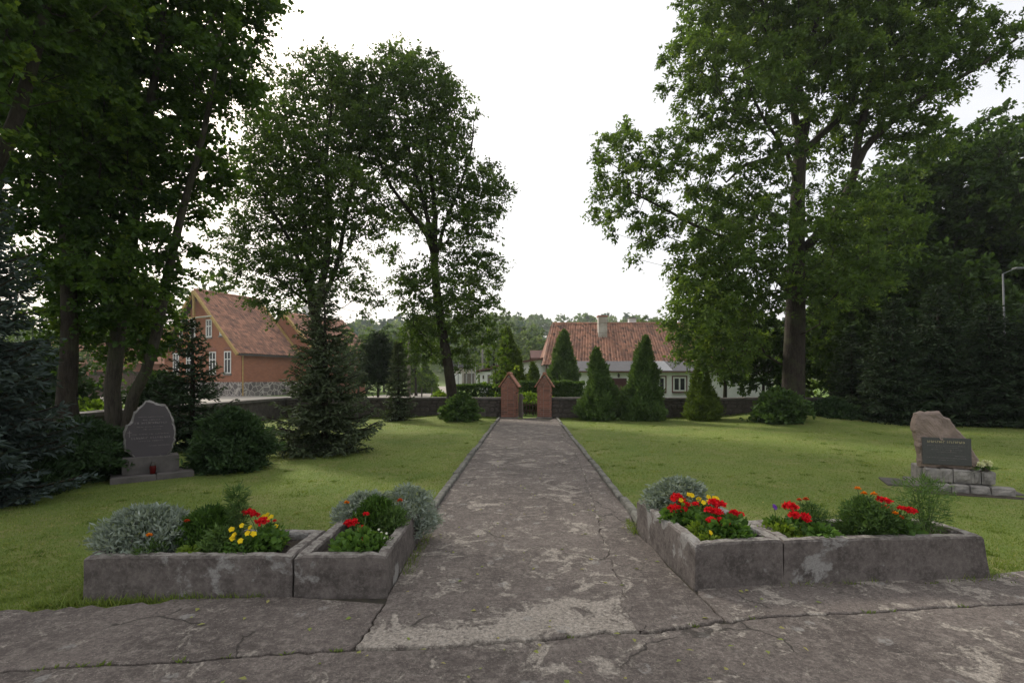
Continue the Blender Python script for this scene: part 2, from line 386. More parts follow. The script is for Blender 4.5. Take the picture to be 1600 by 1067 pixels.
slab('slab', [*cut(xl+0.0, seam[0].x-0.01, 0.013), *[p - Vector((0.002, 0)) for p in seam], *Lp, *[p + Vector((0.0, 0)) for p in reversed(lw)]], 0.030, 'paving_path', path, 'main run of worn grey-brown asphalt')
Rp = edge_line([Vector((1.30, 3.72)), Vector((1.24, 5.1)), Vector((pathR(5.7), 5.7)), Vector((pathR(12), 12)), Vector((pathR(20.25), 20.25))], 0.008, 0.2, 13)
slab('slab', [*cut(seam[0].x+0.01, xr, 0.013), *rw, *Rp, *[p + Vector((0.003, 0)) for p in reversed(seam)]], 0.027, 'paving_strip', path, 'darker mended strip on the right')
rg = random.Random(22); sv = []; sf = []
for i, p in enumerate(seam):
    wd = max(0.002, 0.010+0.010*math.sin(i*0.23)+0.009*math.sin(i*0.61+1)+rg.gauss(0, 0.005)); of = rg.gauss(0, 0.006)
    sv += [(p.x-wd+of, p.y, 0.0315), (p.x+wd+of, p.y, 0.0315)]
    if i and math.sin(i*0.37)+math.sin(i*0.83+2) > -0.3: sf.append((2*i-2, 2*i-1, 2*i+1, 2*i))
MB().add(sv, sf).build('seam_fill', 'paving_right', path)
rg = random.Random(21)
for side in (-1, 1):
    y = 5.05 if side < 0 else 5.45
    while y < 19.7:
        L = rg.uniform(0.9, 1.05); y2 = min(y+L, 19.75)
        fx = pathL if side < 0 else pathR
        b = MB(); n = 6; hh = 0.075 + rg.uniform(-0.012, 0.012); lean = rg.gauss(0, 0.012)
        vs = []; fs = []
        for i in range(n+1):
            yy = y+0.008 + (y2-y-0.016)*i/n; x = fx(yy) + rg.gauss(0, 0.003)
            wd = 0.085*side; h = hh + rg.gauss(0, 0.004)
            vs += [(x, yy, -0.03), (x+lean, yy, h-0.012), (x+0.012*side+lean, yy, h), (x+wd-0.012*side+lean, yy, h), (x+wd+lean, yy, h-0.012), (x+wd, yy, -0.03)]
        for i in range(n):
            for j in range(5): fs.append((6*i+j, 6*i+j+1, 6*i+7+j, 6*i+6+j) if side < 0 else (6*i+j, 6*i+6+j, 6*i+7+j, 6*i+j+1))
        fs += [(0, 1, 2, 3, 4, 5), tuple(6*n+k for k in range(6))]
        b.add(vs, fs).build('kerb_stone', 'kerb_concrete', path); y = y2

# gravel lane beyond the wall and a meadow strip
tag(link('lane', MB().add([(-14.5, 30.0, -0.03), (-4.0, 30.0, -0.03), (-5.6, 46, -0.03), (-9.0, 75, -0.03), (-13.2, 112, -0.03), (-16.0, 112, -0.03), (-12.0, 60, -0.03)], [tuple(range(7))]).mesh('lane', 'lane_gravel')), 'pale gravel lane beyond the yard wall', kind='structure')
tag(link('road', MB().add([(-90, 40, -0.026), (-10.6, 33, -0.026), (-9.6, 44.5, -0.026), (-90, 60, -0.026)], [tuple(range(4))]).mesh('road', 'lane_gravel')), 'pale road passing before the brick house', kind='structure')

# grass blades of the lawn, denser towards the viewer
def on_lawn(x, y):
    ok = (x > -9.1)
    L = np.where(y > 4.9, -0.895+(y-5.96)*0.0312, -0.89) - 0.10; Rr = np.where(y > 5.0, 1.32+(y-5.56)*0.0262, 1.33) + 0.10
    ok &= ~((x > L) & (x < Rr))
    ok &= ~((x > -3.02) & (x < -1.5) & (y < 4.27)); ok &= ~((x > -1.6) & (x < -0.8) & (y < 4.80))
    ok &= ~((x > 1.2) & (x < 2.05) & (y < 5.14)); ok &= ~((x > 1.9) & (x < 3.68) & (y < 4.46))
    edge = np.where(x < -2.3, 3.49+(x+2.4)*0.135, np.where(x > 3.6, 3.98+(x-3.6)*0.28, 3.6))
    ok &= y > edge
    a = R(25); u = (x-6.25)*math.cos(a)-(y-7.3)*math.sin(a); v_ = (x-6.25)*math.sin(a)+(y-7.3)*math.cos(a)
    ok &= ~((abs(u) < 0.8) & (abs(v_) < 0.62))
    return ok
rg = np.random.default_rng(5); n = 520000
yy = 3.2*np.exp(rg.uniform(0, 1, n)*math.log(20/3.2)); xx = rg.uniform(-1.12, 1.12, n)*yy
k = on_lawn(xx, yy); xx, yy = xx[k][:205000], yy[k][:205000]; n = len(xx)
clump = 0.5+0.3*np.sin(xx*2.1+np.sin(yy*1.7)*1.5)*np.sin(yy*1.3+np.sin(xx*1.1))+0.25*np.sin(xx*0.7+1.3*np.sin(yy*0.5))*np.sin(yy*0.6+np.sin(xx*0.9))
hgt = rg.uniform(0.011, 0.027, n)*(0.8+0.5*clump)*np.where((yy < 4.6), 1.4, 1.0)
Dg = np.stack([rg.normal(0, 0.55, n), rg.normal(0, 0.55, n), np.ones(n)], 1)
grass = leaves('grass', np.stack([xx, yy, lawn_z(xx, yy)-0.002], 1), Dg, np.stack([rg.normal(size=n), rg.normal(size=n)-0.8, rg.normal(size=n)*0.2], 1), hgt, 0.0035+0.0006*yy, 'grass_blade', shape='blade',
               tint=np.clip(rg.normal(0.38, 0.2, n)+0.45*(clump-0.5)+np.where(rg.uniform(size=n) < 0.06, 0.5, 0), 0, 1))
tag(grass, 'short mown grass blades of the yard lawn', 'grass', kind='stuff')
# taller tufts and weeds against the planters and kerbs
tp = []
for (x0, y0, x1, y1, m_) in [(-3.3, 3.50, -1.7, 3.62, 900), (-3.06, 3.5, -3.03, 4.4, 500), (3.72, 3.95, 3.74, 4.6, 500), (-0.83, 4.0, -0.82, 5.0, 420), (1.2, 5.0, 1.24, 5.5, 380), (-3.0, 4.28, -1.6, 4.3, 700), (2.1, 4.48, 3.7, 4.52, 700), (1.9, 3.79, 2.8, 3.86, 160), (3.3, 3.86, 3.9, 4.0, 120), (-9.0, 19.9, -0.5, 19.95, 2500), (1.7, 19.9, 20, 19.95, 4500)]:
    f = rg.uniform(size=m_); tp.append(np.stack([x0+(x1-x0)*f+rg.normal(0, 0.02, m_), y0+(y1-y0)*f+rg.normal(0, 0.02, m_), np.full(m_, 0.0)], 1))
tp = np.concatenate(tp); n = len(tp); tp[:, 2] = lawn_z(tp[:, 0], tp[:, 1])
tufts = leaves('grass', tp, np.stack([rg.normal(0, 0.6, n), rg.normal(0, 0.6, n), np.ones(n)], 1), rand_dir(rg, n), rg.uniform(0.03, 0.10, n), 0.007+0.0008*tp[:, 1], 'grass_blade', shape='blade', tint=np.clip(rg.normal(0.35, 0.2, n), 0, 1))
tag(tufts, 'taller grass tufts along the walls, planters and kerbs', 'grass', kind='stuff')
# coarser tufts and clover patches in the lawn, weeds in the paving joints
ct = []; tt = []
for _ in range(520):
    y_ = 3.6*math.exp(rg.uniform(0, 1)*math.log(19.5/3.6)); x_ = rg.uniform(-1.05, 1.05)*y_
    if not bool(on_lawn(np.array([x_]), np.array([y_]))[0]): continue
    m_ = int(rg.integers(20, 60)); sg = rg.uniform(0.02, 0.09); ct.append(np.stack([rg.normal(x_, sg, m_), rg.normal(y_, sg, m_), np.zeros(m_)], 1)); tt.append(np.clip(rg.normal(rg.choice([0.1, 0.25, 0.75]), 0.1, m_), 0, 1))
ct = np.concatenate(ct); tt = np.concatenate(tt); n = len(ct); ct[:, 2] = lawn_z(ct[:, 0], ct[:, 1])
cl = leaves('grass', ct, np.stack([rg.normal(0, 0.7, n), rg.normal(0, 0.7, n), np.ones(n)], 1), rand_dir(rg, n), rg.uniform(0.018, 0.036, n), 0.006+0.0006*ct[:, 1], 'grass_blade', tint=tt)
tag(cl, 'coarser tufts and clover patches scattered over the lawn', 'grass', kind='stuff')
ct = []
for p in [front[i] for i in rg.integers(0, len(front), 17)]+[seam[i] for i in rg.integers(0, len(seam), 16)]+[Vector((rg.uniform(-0.86, -0.78), rg.uniform(3.8, 5.2))) for _ in range(14)]+[Vector((rg.uniform(2.2, 4.2), rg.uniform(3.80, 3.92))) for _ in range(12)]:
    m_ = int(rg.integers(5, 18)); ct.append(np.stack([rg.normal(p.x, 0.022, m_), rg.normal(p.y+0.005, 0.006, m_), np.full(m_, 0.012)], 1))
ct = np.concatenate(ct); n = len(ct)
wd_j = leaves('weeds', ct, np.stack([rg.normal(0, 0.7, n), rg.normal(0, 0.7, n), np.ones(n)], 1), rand_dir(rg, n), rg.uniform(0.012, 0.04, n), 0.008, 'grass_blade', tint=np.clip(rg.normal(0.25, 0.2, n), 0, 1))
tag(wd_j, 'small weeds and moss growing in the paving joints', 'weeds', kind='stuff')
# fallen leaves and crumbs on the paving
n = 700; yy = rg.uniform(2.2, 17, n)**1.0; xx = rg.uniform(-0.9, 0.9, n)*yy*0.7
fl = leaves('fallen_leaves', np.stack([xx, yy, np.where(on_lawn(xx, yy), 0.03, 0.034)], 1), np.stack([rg.normal(size=n), rg.normal(size=n), rg.normal(size=n)*0.15], 1), np.stack([rg.normal(0, .2, n), rg.normal(0, .2, n), np.ones(n)], 1), rg.uniform(0.02, 0.05, n), rg.uniform(0.012, 0.03, n), 'grass_blade', tint=rg.uniform(0.7, 1, n))
tag(fl, 'few dry leaves and crumbs scattered on path and lawn', 'leaves', kind='stuff')
# ------------------------------------------------------------------ vegetation
def barkmat(name, a, b, moss=None, scale=7):
    m = bpy.data.materials.new(name); t, o = nodes_of(m); v = wpos(t)
    mp = N(t, 'ShaderNodeMapping'); mp.inputs['Scale'].default_value = (1, 1, 0.18); t.links.new(v, mp.inputs[0])
    n1 = noise(t, mp.outputs[0], scale*3.5, 8, 0.7, 0.5); n2 = noise(t, v, 2.2, 4)
    col = mixc(t, bw(t, n1, 0.35, 0.65), a, b)
    if moss: col = mixc(t, mth(t, 'MULTIPLY', bw(t, n2, 0.45, 0.7), 0.5), col, moss)
    finish(t, o, col, 0.9, n1, 1.0, 0.03, 0.15); M[name] = m
barkmat('bark_dark', (0.020, 0.016, 0.013), (0.044, 0.036, 0.029), (0.06, 0.065, 0.03))
barkmat('bark_grey', (0.045, 0.039, 0.032), (0.085, 0.074, 0.060), (0.08, 0.085, 0.05))
barkmat('bark_ash', (0.024, 0.019, 0.016), (0.052, 0.042, 0.036), (0.07, 0.075, 0.04))
leafmat('leaf_maple', (0.028, 0.056, 0.017), (0.068, 0.120, 0.026), 0.42, (0.135, 0.195, 0.030))
leafmat('leaf_hornbeam', (0.041, 0.071, 0.022), (0.086, 0.140, 0.034), 0.36, (0.133, 0.188, 0.046))
leafmat('leaf_ash', (0.044, 0.078, 0.023), (0.103, 0.161, 0.041), 0.42, (0.172, 0.230, 0.052))
leafmat('leaf_wood', (0.029, 0.055, 0.018), (0.065, 0.111, 0.031), 0.35, (0.117, 0.169, 0.039))
leafmat('leaf_fresh', (0.072, 0.120, 0.024), (0.156, 0.240, 0.042), 0.40, (0.240, 0.300, 0.060))
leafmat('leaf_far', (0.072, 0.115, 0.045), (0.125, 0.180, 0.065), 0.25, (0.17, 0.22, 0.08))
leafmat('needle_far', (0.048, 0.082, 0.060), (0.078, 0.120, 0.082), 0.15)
leafmat('needle_blue', (0.022, 0.037, 0.032), (0.059, 0.082, 0.074), 0.12, (0.098, 0.126, 0.114), 0.7)
leafmat('needle_grey', (0.034, 0.050, 0.026), (0.085, 0.110, 0.060), 0.12, (0.13, 0.155, 0.09), 0.7)
leafmat('needle_dark', (0.017, 0.032, 0.017), (0.040, 0.063, 0.032), 0.12, (0.063, 0.084, 0.037), 0.7)
leafmat('scale_thuja', (0.047, 0.086, 0.031), (0.111, 0.176, 0.055), 0.2, (0.182, 0.247, 0.078), 0.65)
leafmat('scale_gold', (0.063, 0.098, 0.021), (0.138, 0.196, 0.034), 0.2, (0.230, 0.265, 0.057), 0.65)
leafmat('leaf_yew', (0.019, 0.038, 0.017), (0.046, 0.082, 0.031), 0.15, (0.084, 0.132, 0.048), 0.65)
leafmat('leaf_hedge', (0.039, 0.075, 0.026), (0.091, 0.150, 0.047), 0.3, (0.156, 0.221, 0.065))

def blob_points(blobs, n, rng, shell=0.35):
    "points spread through a union of ellipsoids, more of them near the outside"
    B = np.array(blobs, float); vol = B[:, 3]*B[:, 4]*B[:, 5]; pr = vol**0.8/np.sum(vol**0.8); out_ = np.zeros((0, 3))
    for i in range(n):
        best = None; bd = -1
        for _ in range(5):
            b = B[rng.choice(len(B), p=pr)]; d = rng.normal(size=3); d /= np.linalg.norm(d); r = rng.uniform(0, 1)**shell
            p = b[:3] + d*r*b[3:6]
            if len(out_) == 0: best = p; break
            q = np.min(np.sum((out_[-600:]-p)**2, 1))
            if q > bd: bd = q; best = p
        out_ = np.vstack([out_, best])
    return out_
def resample(poly, step):
    poly = [Vector(p) for p in poly]; o = [poly[0]]
    for i in range(len(poly)-1):
        a, b = poly[i], poly[i+1]; p0 = poly[i-1] if i else a*2-b; p3 = poly[i+2] if i+2 < len(poly) else b*2-a
        k = max(1, int((b-a).length/step))
        for j in range(1, k+1):
            t = j/k; o.append(0.5*((2*a)+(b-p0)*t+(2*p0-5*a+4*b-p3)*t*t+(3*a-p0-3*b+p3)*t**3))
    return o
def skeleton(stems, tips, rng, bf=0.3, step=0.45, wob=0.06, down=0.9):
    "stems: polylines with radii [(pts, r0, r1)]; tips joined one by one to the nearest cheap node"
    pos = []; par = []; pl = []; rfix = []
    for si, (poly, r0, r1) in enumerate(stems):
        pts = resample(poly, step); n = len(pts); start = len(pos)
        for i, p in enumerate(pts):
            if i == 0 and si > 0:
                d = np.linalg.norm(np.array(pos)-np.array(p), axis=1); prev = int(np.argmin(d))
            elif i == 0: prev = -1
            else: prev = len(pos)-1
            pos.append(np.array(p)); par.append(prev); pl.append(0 if prev < 0 else pl[prev]+np.linalg.norm(pos[-1]-pos[prev]))
            rfix.append(r0+(r1-r0)*i/max(1, n-1))
    ns = len(pos); cap = ns+len(tips)*14
    A = np.zeros((cap, 3)); A[:ns] = pos; PL = np.zeros(cap); PL[:ns] = pl; PA = np.full(cap, -1); PA[:ns] = par; n = ns
    first = 3 if ns > 6 else 0
    order = np.argsort([np.min(np.linalg.norm(A[:ns]-t, axis=1)) for t in tips]); tipidx = []
    for ti in order:
        t = tips[ti]; d = np.linalg.norm(A[first:n]-t, axis=1)
        cost = d + bf*PL[first:n] + down*np.maximum(0, A[first:n, 2]-t[2]+0.25*d)
        k = first+int(np.argmin(cost)); L = np.linalg.norm(t-A[k]); m = min(12, max(1, int(L/step))); a = A[k].copy(); prev = k
        bow = rng.normal(0, wob, 3)*L + np.array([0, 0, 0.06*L])
        for j in range(1, m+1):
            f = j/m; q = a+(t-a)*f + bow*4*f*(1-f)*0.7 + (rng.normal(0, 0.05, 3) if j < m else 0)
            A[n] = q; PA[n] = prev; PL[n] = PL[prev]+np.linalg.norm(q-A[prev]); prev = n; n += 1
        tipidx.append(prev)
    return A[:n], PA[:n], ns, np.array(rfix), np.array(tipidx)
def limb_mesh(name, A, PA, ns, rfix, mat, parent, tip_r=0.010, ex=2.3, maxr=0.16, flare=1.35):
    n = len(A); acc = np.zeros(n); rad = np.zeros(n)
    for i in range(n-1, -1, -1):
        r = max(acc[i]**(1/ex), tip_r); rad[i] = r
        if PA[i] >= 0: acc[PA[i]] += r**ex
    rad = np.minimum(rad, maxr); rad[:ns] = np.maximum(rfix, np.minimum(rad[:ns], rfix*1.0+0.0))
    z0 = A[0][2]
    for i in range(ns):
        rad[i] *= 1+(flare-1)*math.exp(-max(0, A[i][2]-z0)/0.35)
    kids = [[] for _ in range(n)]
    for i in range(n):
        if PA[i] >= 0: kids[PA[i]].append(i)
    b = MB(); stack = [(0, None)]
    while stack:
        i, pr = stack.pop(); ch = [] if pr is None else [pr]; cur = i; lst = [pr] if pr is not None else []
        lst.append(cur)
        while kids[cur]:
            ks = sorted(kids[cur], key=lambda q: (-(q < ns and q == cur+1), -rad[q]))
            for q in ks[1:]: stack.append((q, cur))
            cur = ks[0]; lst.append(cur)
        rr = [rad[q] for q in lst]
        if pr is not None: rr[0] = min(rr[0], rad[i]*1.1)
        m = rr[min(1, len(rr)-1)]
        b.tube([A[q] for q in lst], rr, 12 if m > 0.12 else (7 if m > 0.05 else (5 if m > 0.02 else 3)), cap=False)
    return b.build(name, mat, parent, smooth=True)
def sprays(A, PA, tipidx, rng, ntw, nlf, tl, L, W, spread=0.8, droop=0.25, flat=0.7, along=0):
    "leaf positions, directions, normals: short twigs round each tip, leaves along them"
    base = A[tipidx]; pd = nrm(A[tipidx]-A[PA[tipidx]])
    if along:
        b2 = (A[PA[tipidx]]*0.6+base*0.4); base = np.concatenate([base, b2]); pd = np.concatenate([pd, pd])
    nb = len(base); T = nb*ntw
    b = np.repeat(base, ntw, 0); d = np.repeat(pd, ntw, 0)*(1-spread*0.5) + rand_dir(rng, T)*spread; d[:, 2] = d[:, 2]*flat + 0.12; d = nrm(d)
    ln = tl*rng.uniform(0.5, 1.25, T)
    s = np.linspace(0.18, 1.0, nlf); s = np.tile(s, T) + rng.normal(0, 0.05, T*nlf)
    bb = np.repeat(b, nlf, 0); dd = np.repeat(d, nlf, 0); LL = np.repeat(ln, nlf)
    p = bb + dd*(s*LL)[:, None]; p[:, 2] -= droop*(s**2)*LL; p += rng.normal(0, 0.02, p.shape)
    side = nrm(np.cross(dd, rand_dir(rng, len(p)))); D = dd*0.55 + side*0.75; D[:, 2] -= 0.25
    Nn = rng.normal(0, 0.55, p.shape); Nn[:, 2] += 1.0
    return p, D, Nn
def tree(name, label, base, stems, blobs, tips, leaf, bark='bark_dark', seed=1, ntw=5, nlf=8, tl=0.55, L=0.13, W=0.10, group=None, bf=0.3, along=0, spread=0.8, droop=0.25, shell=0.4, tmean=0.4, tip_r=0.009, wob=0.09, maxr=0.16, down=0.9, flat=0.7, sc=None):
    rng = np.random.default_rng(seed)
    t = empty(name, base, label, 'tree', group)
    tp = blob_points(blobs, tips, rng, shell)
    A, PA, ns, rf, ti = skeleton(stems, tp, rng, bf, wob=wob, down=down)
    limb_mesh('trunk', A, PA, ns, rf, bark, t, tip_r, maxr=maxr)
    p, D, Nn = sprays(A, PA, ti, rng, ntw, nlf, tl, L, W, spread, droop, flat, along)
    n = len(p); size = rng.uniform(0.7, 1.2, n)
    # a tip's leaves share their tone, so the crown shows light and dark clumps
    tone = np.repeat(rng.normal(0, 0.20, n//nlf//ntw), nlf*ntw)
    leaves('crown', p, D, Nn, L*size, W*size, leaf, t, np.clip(rng.normal(tmean, 0.15, n)+tone, 0, 1))
    return t
def pb(px, py, r, Y, dy=0.0, ry=None, rzf=1.0):
    c = P(px, py, Y+dy); k = (Y+dy)/FPX; rr = r*k
    return (c.x, c.y, c.z, rr, rr if ry is None else ry, rr*rzf)

# --- maples on the left
Y = 11.4
tree('maple_tree', 'large maple with a forked double trunk behind the grey memorial stone', (-8.55, 11.4, 0),
     [([(-8.75, 11.4, -0.1), (-8.85, 11.4, 0.5), P(175, 610, Y), P(181, 560, Y), P(190, 470, Y), P(205, 380, Y), P(215, 280, Y), P(235, 160, Y), P(255, 30, Y), P(260, -120, Y)], 0.165, 0.04),
      ([(-8.6, 11.4, 0.15), P(208, 620, Y), P(228, 580, Y), P(245, 520, Y), P(262, 430, Y), P(285, 330, Y), P(320, 200, Y), P(345, 60, Y)], 0.125, 0.035)],
     [pb(240, 90, 120, Y, 0.6), pb(345, 110, 60, Y, -0.5), pb(240, 250, 100, Y), pb(312, 275, 44, Y, 0.5), pb(200, 380, 85, Y, -0.6), pb(258, 395, 34, Y, -0.3), pb(170, 470, 70, Y, 0.6), pb(215, 480, 50, Y, -0.8), pb(218, 530, 26, Y, -0.8), pb(150, 525, 48, Y, 0.8), pb(232, 462, 32, Y, 0.6), pb(195, 530, 36, Y, 0.9), pb(215, 500, 60, Y, 1.0), pb(140, 450, 60, Y, -0.9), pb(222, 508, 28, Y, -0.9), pb(300, -60, 130, Y), pb(150, -20, 130, Y), pb(130, 200, 110, Y, 0.8)],
     620, 'leaf_maple', 'bark_grey', 11, ntw=11, nlf=13, tl=0.52, L=0.105, W=0.10, tmean=0.36, tip_r=0.008)
Y = 10.2
tree('maple_tree', 'tall maple with one straight dark trunk beside the far left spruce', (-8.8, 10.2, 0),
     [([P(105, 672, Y), P(104, 620, Y), P(108, 560, Y), P(108, 480, Y), P(105, 380, Y), P(100, 250, Y), P(90, 100, Y), P(80, -60, Y)], 0.165, 0.04)],
     [pb(60, 60, 120, Y, 0.5), pb(120, 180, 95, Y, -0.4), pb(30, 170, 60, Y, 0.6), pb(110, 320, 80, Y), pb(55, 300, 60, Y, 0.8), pb(120, 430, 62, Y, 0.3), pb(165, 420, 45, Y, -0.5), pb(70, -60, 150, Y), pb(75, 470, 45, Y, 0.4), pb(120, 510, 45, Y, 0.5), pb(50, 400, 55, Y, 0.6)],
     430, 'leaf_maple', 'bark_dark', 12, ntw=10, nlf=12, tl=0.48, L=0.10, W=0.095, tmean=0.32, tip_r=0.008)
Y = 7.6
tree('maple_tree', 'leaning maple entering from the upper left corner', P(-150, 640, Y)*1.0,
     [([P(-150, 730, Y), P(-120, 560, Y), P(-60, 360, Y), P(10, 225, Y), P(45, 120, Y), P(70, 20, Y), P(85, -80, Y)], 0.16, 0.05)],
     [pb(40, 20, 80, Y), pb(130, -10, 70, Y, 0.4), pb(-40, 60, 90, Y, -0.4), pb(90, 110, 48, Y, 0.4), pb(-10, 190, 40, Y, -0.5)],
     120, 'leaf_maple', 'bark_dark', 13, ntw=7, nlf=12, tl=0.45, L=0.09, W=0.085, tmean=0.45, tip_r=0.008)
# --- two hornbeams
Y = 18.3
tree('hornbeam_tree', 'hornbeam with many upright limbs behind the big blue spruce', P(495, 660, Y)*1.0,
     [([P(497, 670, Y), P(497, 580, Y), P(494, 500, Y), P(487, 465, Y)], 0.26, 0.17),
      ([P(490, 478, Y), P(475, 430, Y), P(455, 380, Y), P(420, 320, Y, ), P(395, 270, Y)], 0.10, 0.03),
      ([P(489, 472, Y), P(482, 400, Y), P(470, 320, Y), P(455, 230, Y), P(440, 150, Y)], 0.12, 0.03),
      ([P(491, 480, Y), P(508, 420, Y), P(515, 340, Y), P(510, 250, Y), P(520, 150, Y)], 0.15, 0.03),
      ([P(494, 490, Y), P(525, 420, Y), P(540, 340, Y), P(560, 250, Y), P(580, 170, Y)], 0.10, 0.03),
      ([P(490, 480, Y), P(465, 460, Y), P(430, 435, Y), P(400, 425, Y)], 0.06, 0.02)],
     [pb(440, 180, 62, Y), pb(520, 150, 62, Y, 0.4), pb(470, 260, 85, Y, -0.8), pb(550, 240, 60, Y, 0.6), pb(425, 300, 62, Y, 0.5), pb(520, 320, 75, Y, -1), pb(400, 395, 58, Y), pb(375, 410, 36, Y, -0.8), pb(470, 380, 60, Y, 1), pb(560, 350, 42, Y), pb(600, 330, 22, Y), pb(545, 440, 34, Y, 0.5), pb(570, 470, 22, Y), pb(435, 440, 34, Y, -0.6), pb(500, 110, 28, Y), pb(485, 420, 50, Y, -1), pb(425, 470, 28, Y, -0.5), pb(455, 480, 24, Y, 0.4), pb(365, 440, 24, Y)],
     680, 'leaf_hornbeam', 'bark_dark', 21, ntw=9, nlf=9, tl=0.52, spread=0.85, flat=0.45, L=0.13, W=0.08, bf=0.16, tmean=0.36, wob=0.07, tip_r=0.008, maxr=0.08)
Y = 19.2
tree('hornbeam_tree', 'tall hornbeam with a curved trunk standing left of the brick gate', P(706, 650, Y)*1.0,
     [([P(708, 655, Y), P(706, 615, Y), P(700, 570, Y), P(690, 510, Y), P(682, 450, Y), P(678, 400, Y)], 0.21, 0.14),
      ([P(679, 405, Y), P(668, 370, Y), P(640, 330, Y), P(610, 290, Y), P(590, 245, Y), P(570, 200, Y), P(555, 140, Y)], 0.09, 0.025),
      ([P(678, 402, Y), P(670, 350, Y), P(655, 290, Y), P(635, 220, Y), P(615, 150, Y), P(600, 110, Y)], 0.10, 0.025),
      ([P(678, 404, Y), P(680, 340, Y), P(672, 260, Y), P(665, 180, Y), P(650, 110, Y)], 0.11, 0.025),
      ([P(680, 408, Y), P(692, 360, Y), P(715, 300, Y), P(735, 240, Y), P(740, 200, Y)], 0.08, 0.02)],
     [pb(560, 150, 48, Y, 0.4), pb(620, 120, 48, Y), pb(660, 150, 58, Y, -0.5), pb(690, 190, 55, Y, 0.5), pb(600, 210, 60, Y, -0.8), pb(670, 260, 70, Y), pb(735, 300, 52, Y), pb(765, 305, 34, Y, 0.5), pb(720, 370, 50, Y, -0.6), pb(750, 420, 36, Y), pb(735, 470, 42, Y, 0.5), pb(680, 450, 46, Y, -0.8), pb(640, 440, 28, Y), pb(690, 520, 50, Y, 0.6), pb(660, 500, 34, Y, -0.6), pb(745, 520, 26, Y), pb(640, 330, 38, Y, 0.8), pb(655, 545, 22, Y), pb(610, 400, 18, Y), pb(720, 560, 22, Y, 0.4)],
     720, 'leaf_hornbeam', 'bark_dark', 22, ntw=9, nlf=9, tl=0.50, spread=0.85, flat=0.45, L=0.13, W=0.08, bf=0.16, tmean=0.40, wob=0.07, tip_r=0.008, maxr=0.08)
# --- the great ash on the right
Y = 18.8
tree('ash_tree', 'great ash with a thick straight trunk right of the path', P(1240, 655, Y)*1.0,
     [([P(1236, 668, Y), P(1239, 620, Y), P(1241, 550, Y), P(1243, 480, Y), P(1244, 400, Y), P(1246, 320, Y), P(1250, 240, Y), P(1252, 190, Y)], 0.42, 0.19),
      ([P(1250, 235, Y), P(1262, 190, Y), P(1250, 140, Y), P(1225, 80, Y), P(1195, 20, Y), P(1180, -60, Y)], 0.13, 0.04),
      ([P(1250, 225, Y), P(1240, 160, Y), P(1255, 100, Y), P(1275, 40, Y), P(1280, -60, Y)], 0.14, 0.05),
      ([P(1247, 240, Y), P(1225, 236, Y), P(1195, 250, Y), P(1165, 258, Y), P(1135, 285, Y-0.6)], 0.11, 0.03),
      ([P(1244, 400, Y), P(1285, 360, Y), P(1320, 310, Y), P(1350, 235, Y-0.5), P(1400, 185, Y-0.8), P(1455, 145, Y-1), P(1520, 110, Y-1.2), P(1590, 60, Y-1.2)], 0.18, 0.04),
      ([P(1335, 260, Y-0.3), P(1345, 200, Y-0.4), P(1362, 130, Y-0.5), P(1370, 40, Y-0.5), P(1380, -60, Y-0.5)], 0.14, 0.04),
      ([P(1250, 240, Y), P(1290, 205, Y), P(1330, 160, Y+0.5), P(1345, 80, Y+0.8), P(1350, 0, Y+0.8)], 0.12, 0.04),
      ([P(1243, 470, Y), P(1200, 420, Y), P(1150, 380, Y-0.6), P(1085, 352, Y-1), P(1030, 322, Y-1.2), P(985, 300, Y-1.2)], 0.11, 0.03),
      ([P(1248, 300, Y), P(1230, 240, Y-0.8), P(1190, 180, Y-1.5), P(1160, 110, Y-1.6)], 0.09, 0.03)],
     [pb(1095, 110, 62, Y, -1), pb(1130, 40, 70, Y, -0.6), pb(1180, 150, 75, Y, -1.6), pb(1120, 200, 48, Y, -0.5), pb(1190, 240, 55, Y, -1.5), pb(1220, 60, 80, Y, 0.8), pb(1300, 90, 90, Y, -1.2), pb(1380, 130, 90, Y, -0.8), pb(1430, 60, 90, Y), pb(1440, 200, 45, Y, -0.8), pb(1500, 80, 60, Y, -1), pb(1560, 60, 55, Y, -1), pb(1300, 210, 55, Y, 1), pb(1340, -40, 150, Y), pb(1180, -50, 120, Y),
      pb(985, 250, 55, Y, -1.2), pb(960, 310, 40, Y, -1.2), pb(1040, 270, 45, Y, -1.2), pb(1020, 350, 38, Y, -1), pb(1000, 385, 22, Y, -1.1), pb(1055, 225, 28, Y, -1.2),
      pb(1110, 300, 50, Y, -1), pb(1150, 350, 62, Y, 0.8), pb(1110, 420, 62, Y, -0.8), pb(1170, 440, 66, Y, -1.4), pb(1090, 500, 44, Y, -0.8), pb(1130, 530, 50, Y, 0.3), pb(1200, 330, 50, Y, -1.6), pb(1310, 330, 55, Y, -1.4), pb(1340, 420, 55, Y, -1.6), pb(1385, 350, 55, Y, -0.8), pb(1175, 540, 34, Y, 0.5), pb(1130, 470, 60, Y, -1.8), pb(1085, 440, 40, Y, -1.4), pb(1200, 400, 50, Y, -2.4), pb(1260, 350, 42, Y, -2.4), pb(1300, 450, 50, Y, -2.0), pb(1065, 540, 26, Y, -1), pb(1120, 375, 40, Y, -2.2), pb(1075, 345, 26, Y, -2.3), pb(1150, 420, 50, Y, -2.4), pb(1095, 470, 48, Y, -2.2), pb(1080, 400, 36, Y, -2.0), pb(1130, 545, 46, Y, -1.4), pb(1070, 500, 34, Y, -1.8), pb(975, 345, 30, Y, -1.9)],
     1850, 'leaf_ash', 'bark_ash', 31, ntw=11, nlf=10, tl=0.46, L=0.145, W=0.08, bf=0.2, tmean=0.45, wob=0.1, tip_r=0.008, maxr=0.09, droop=0.35)

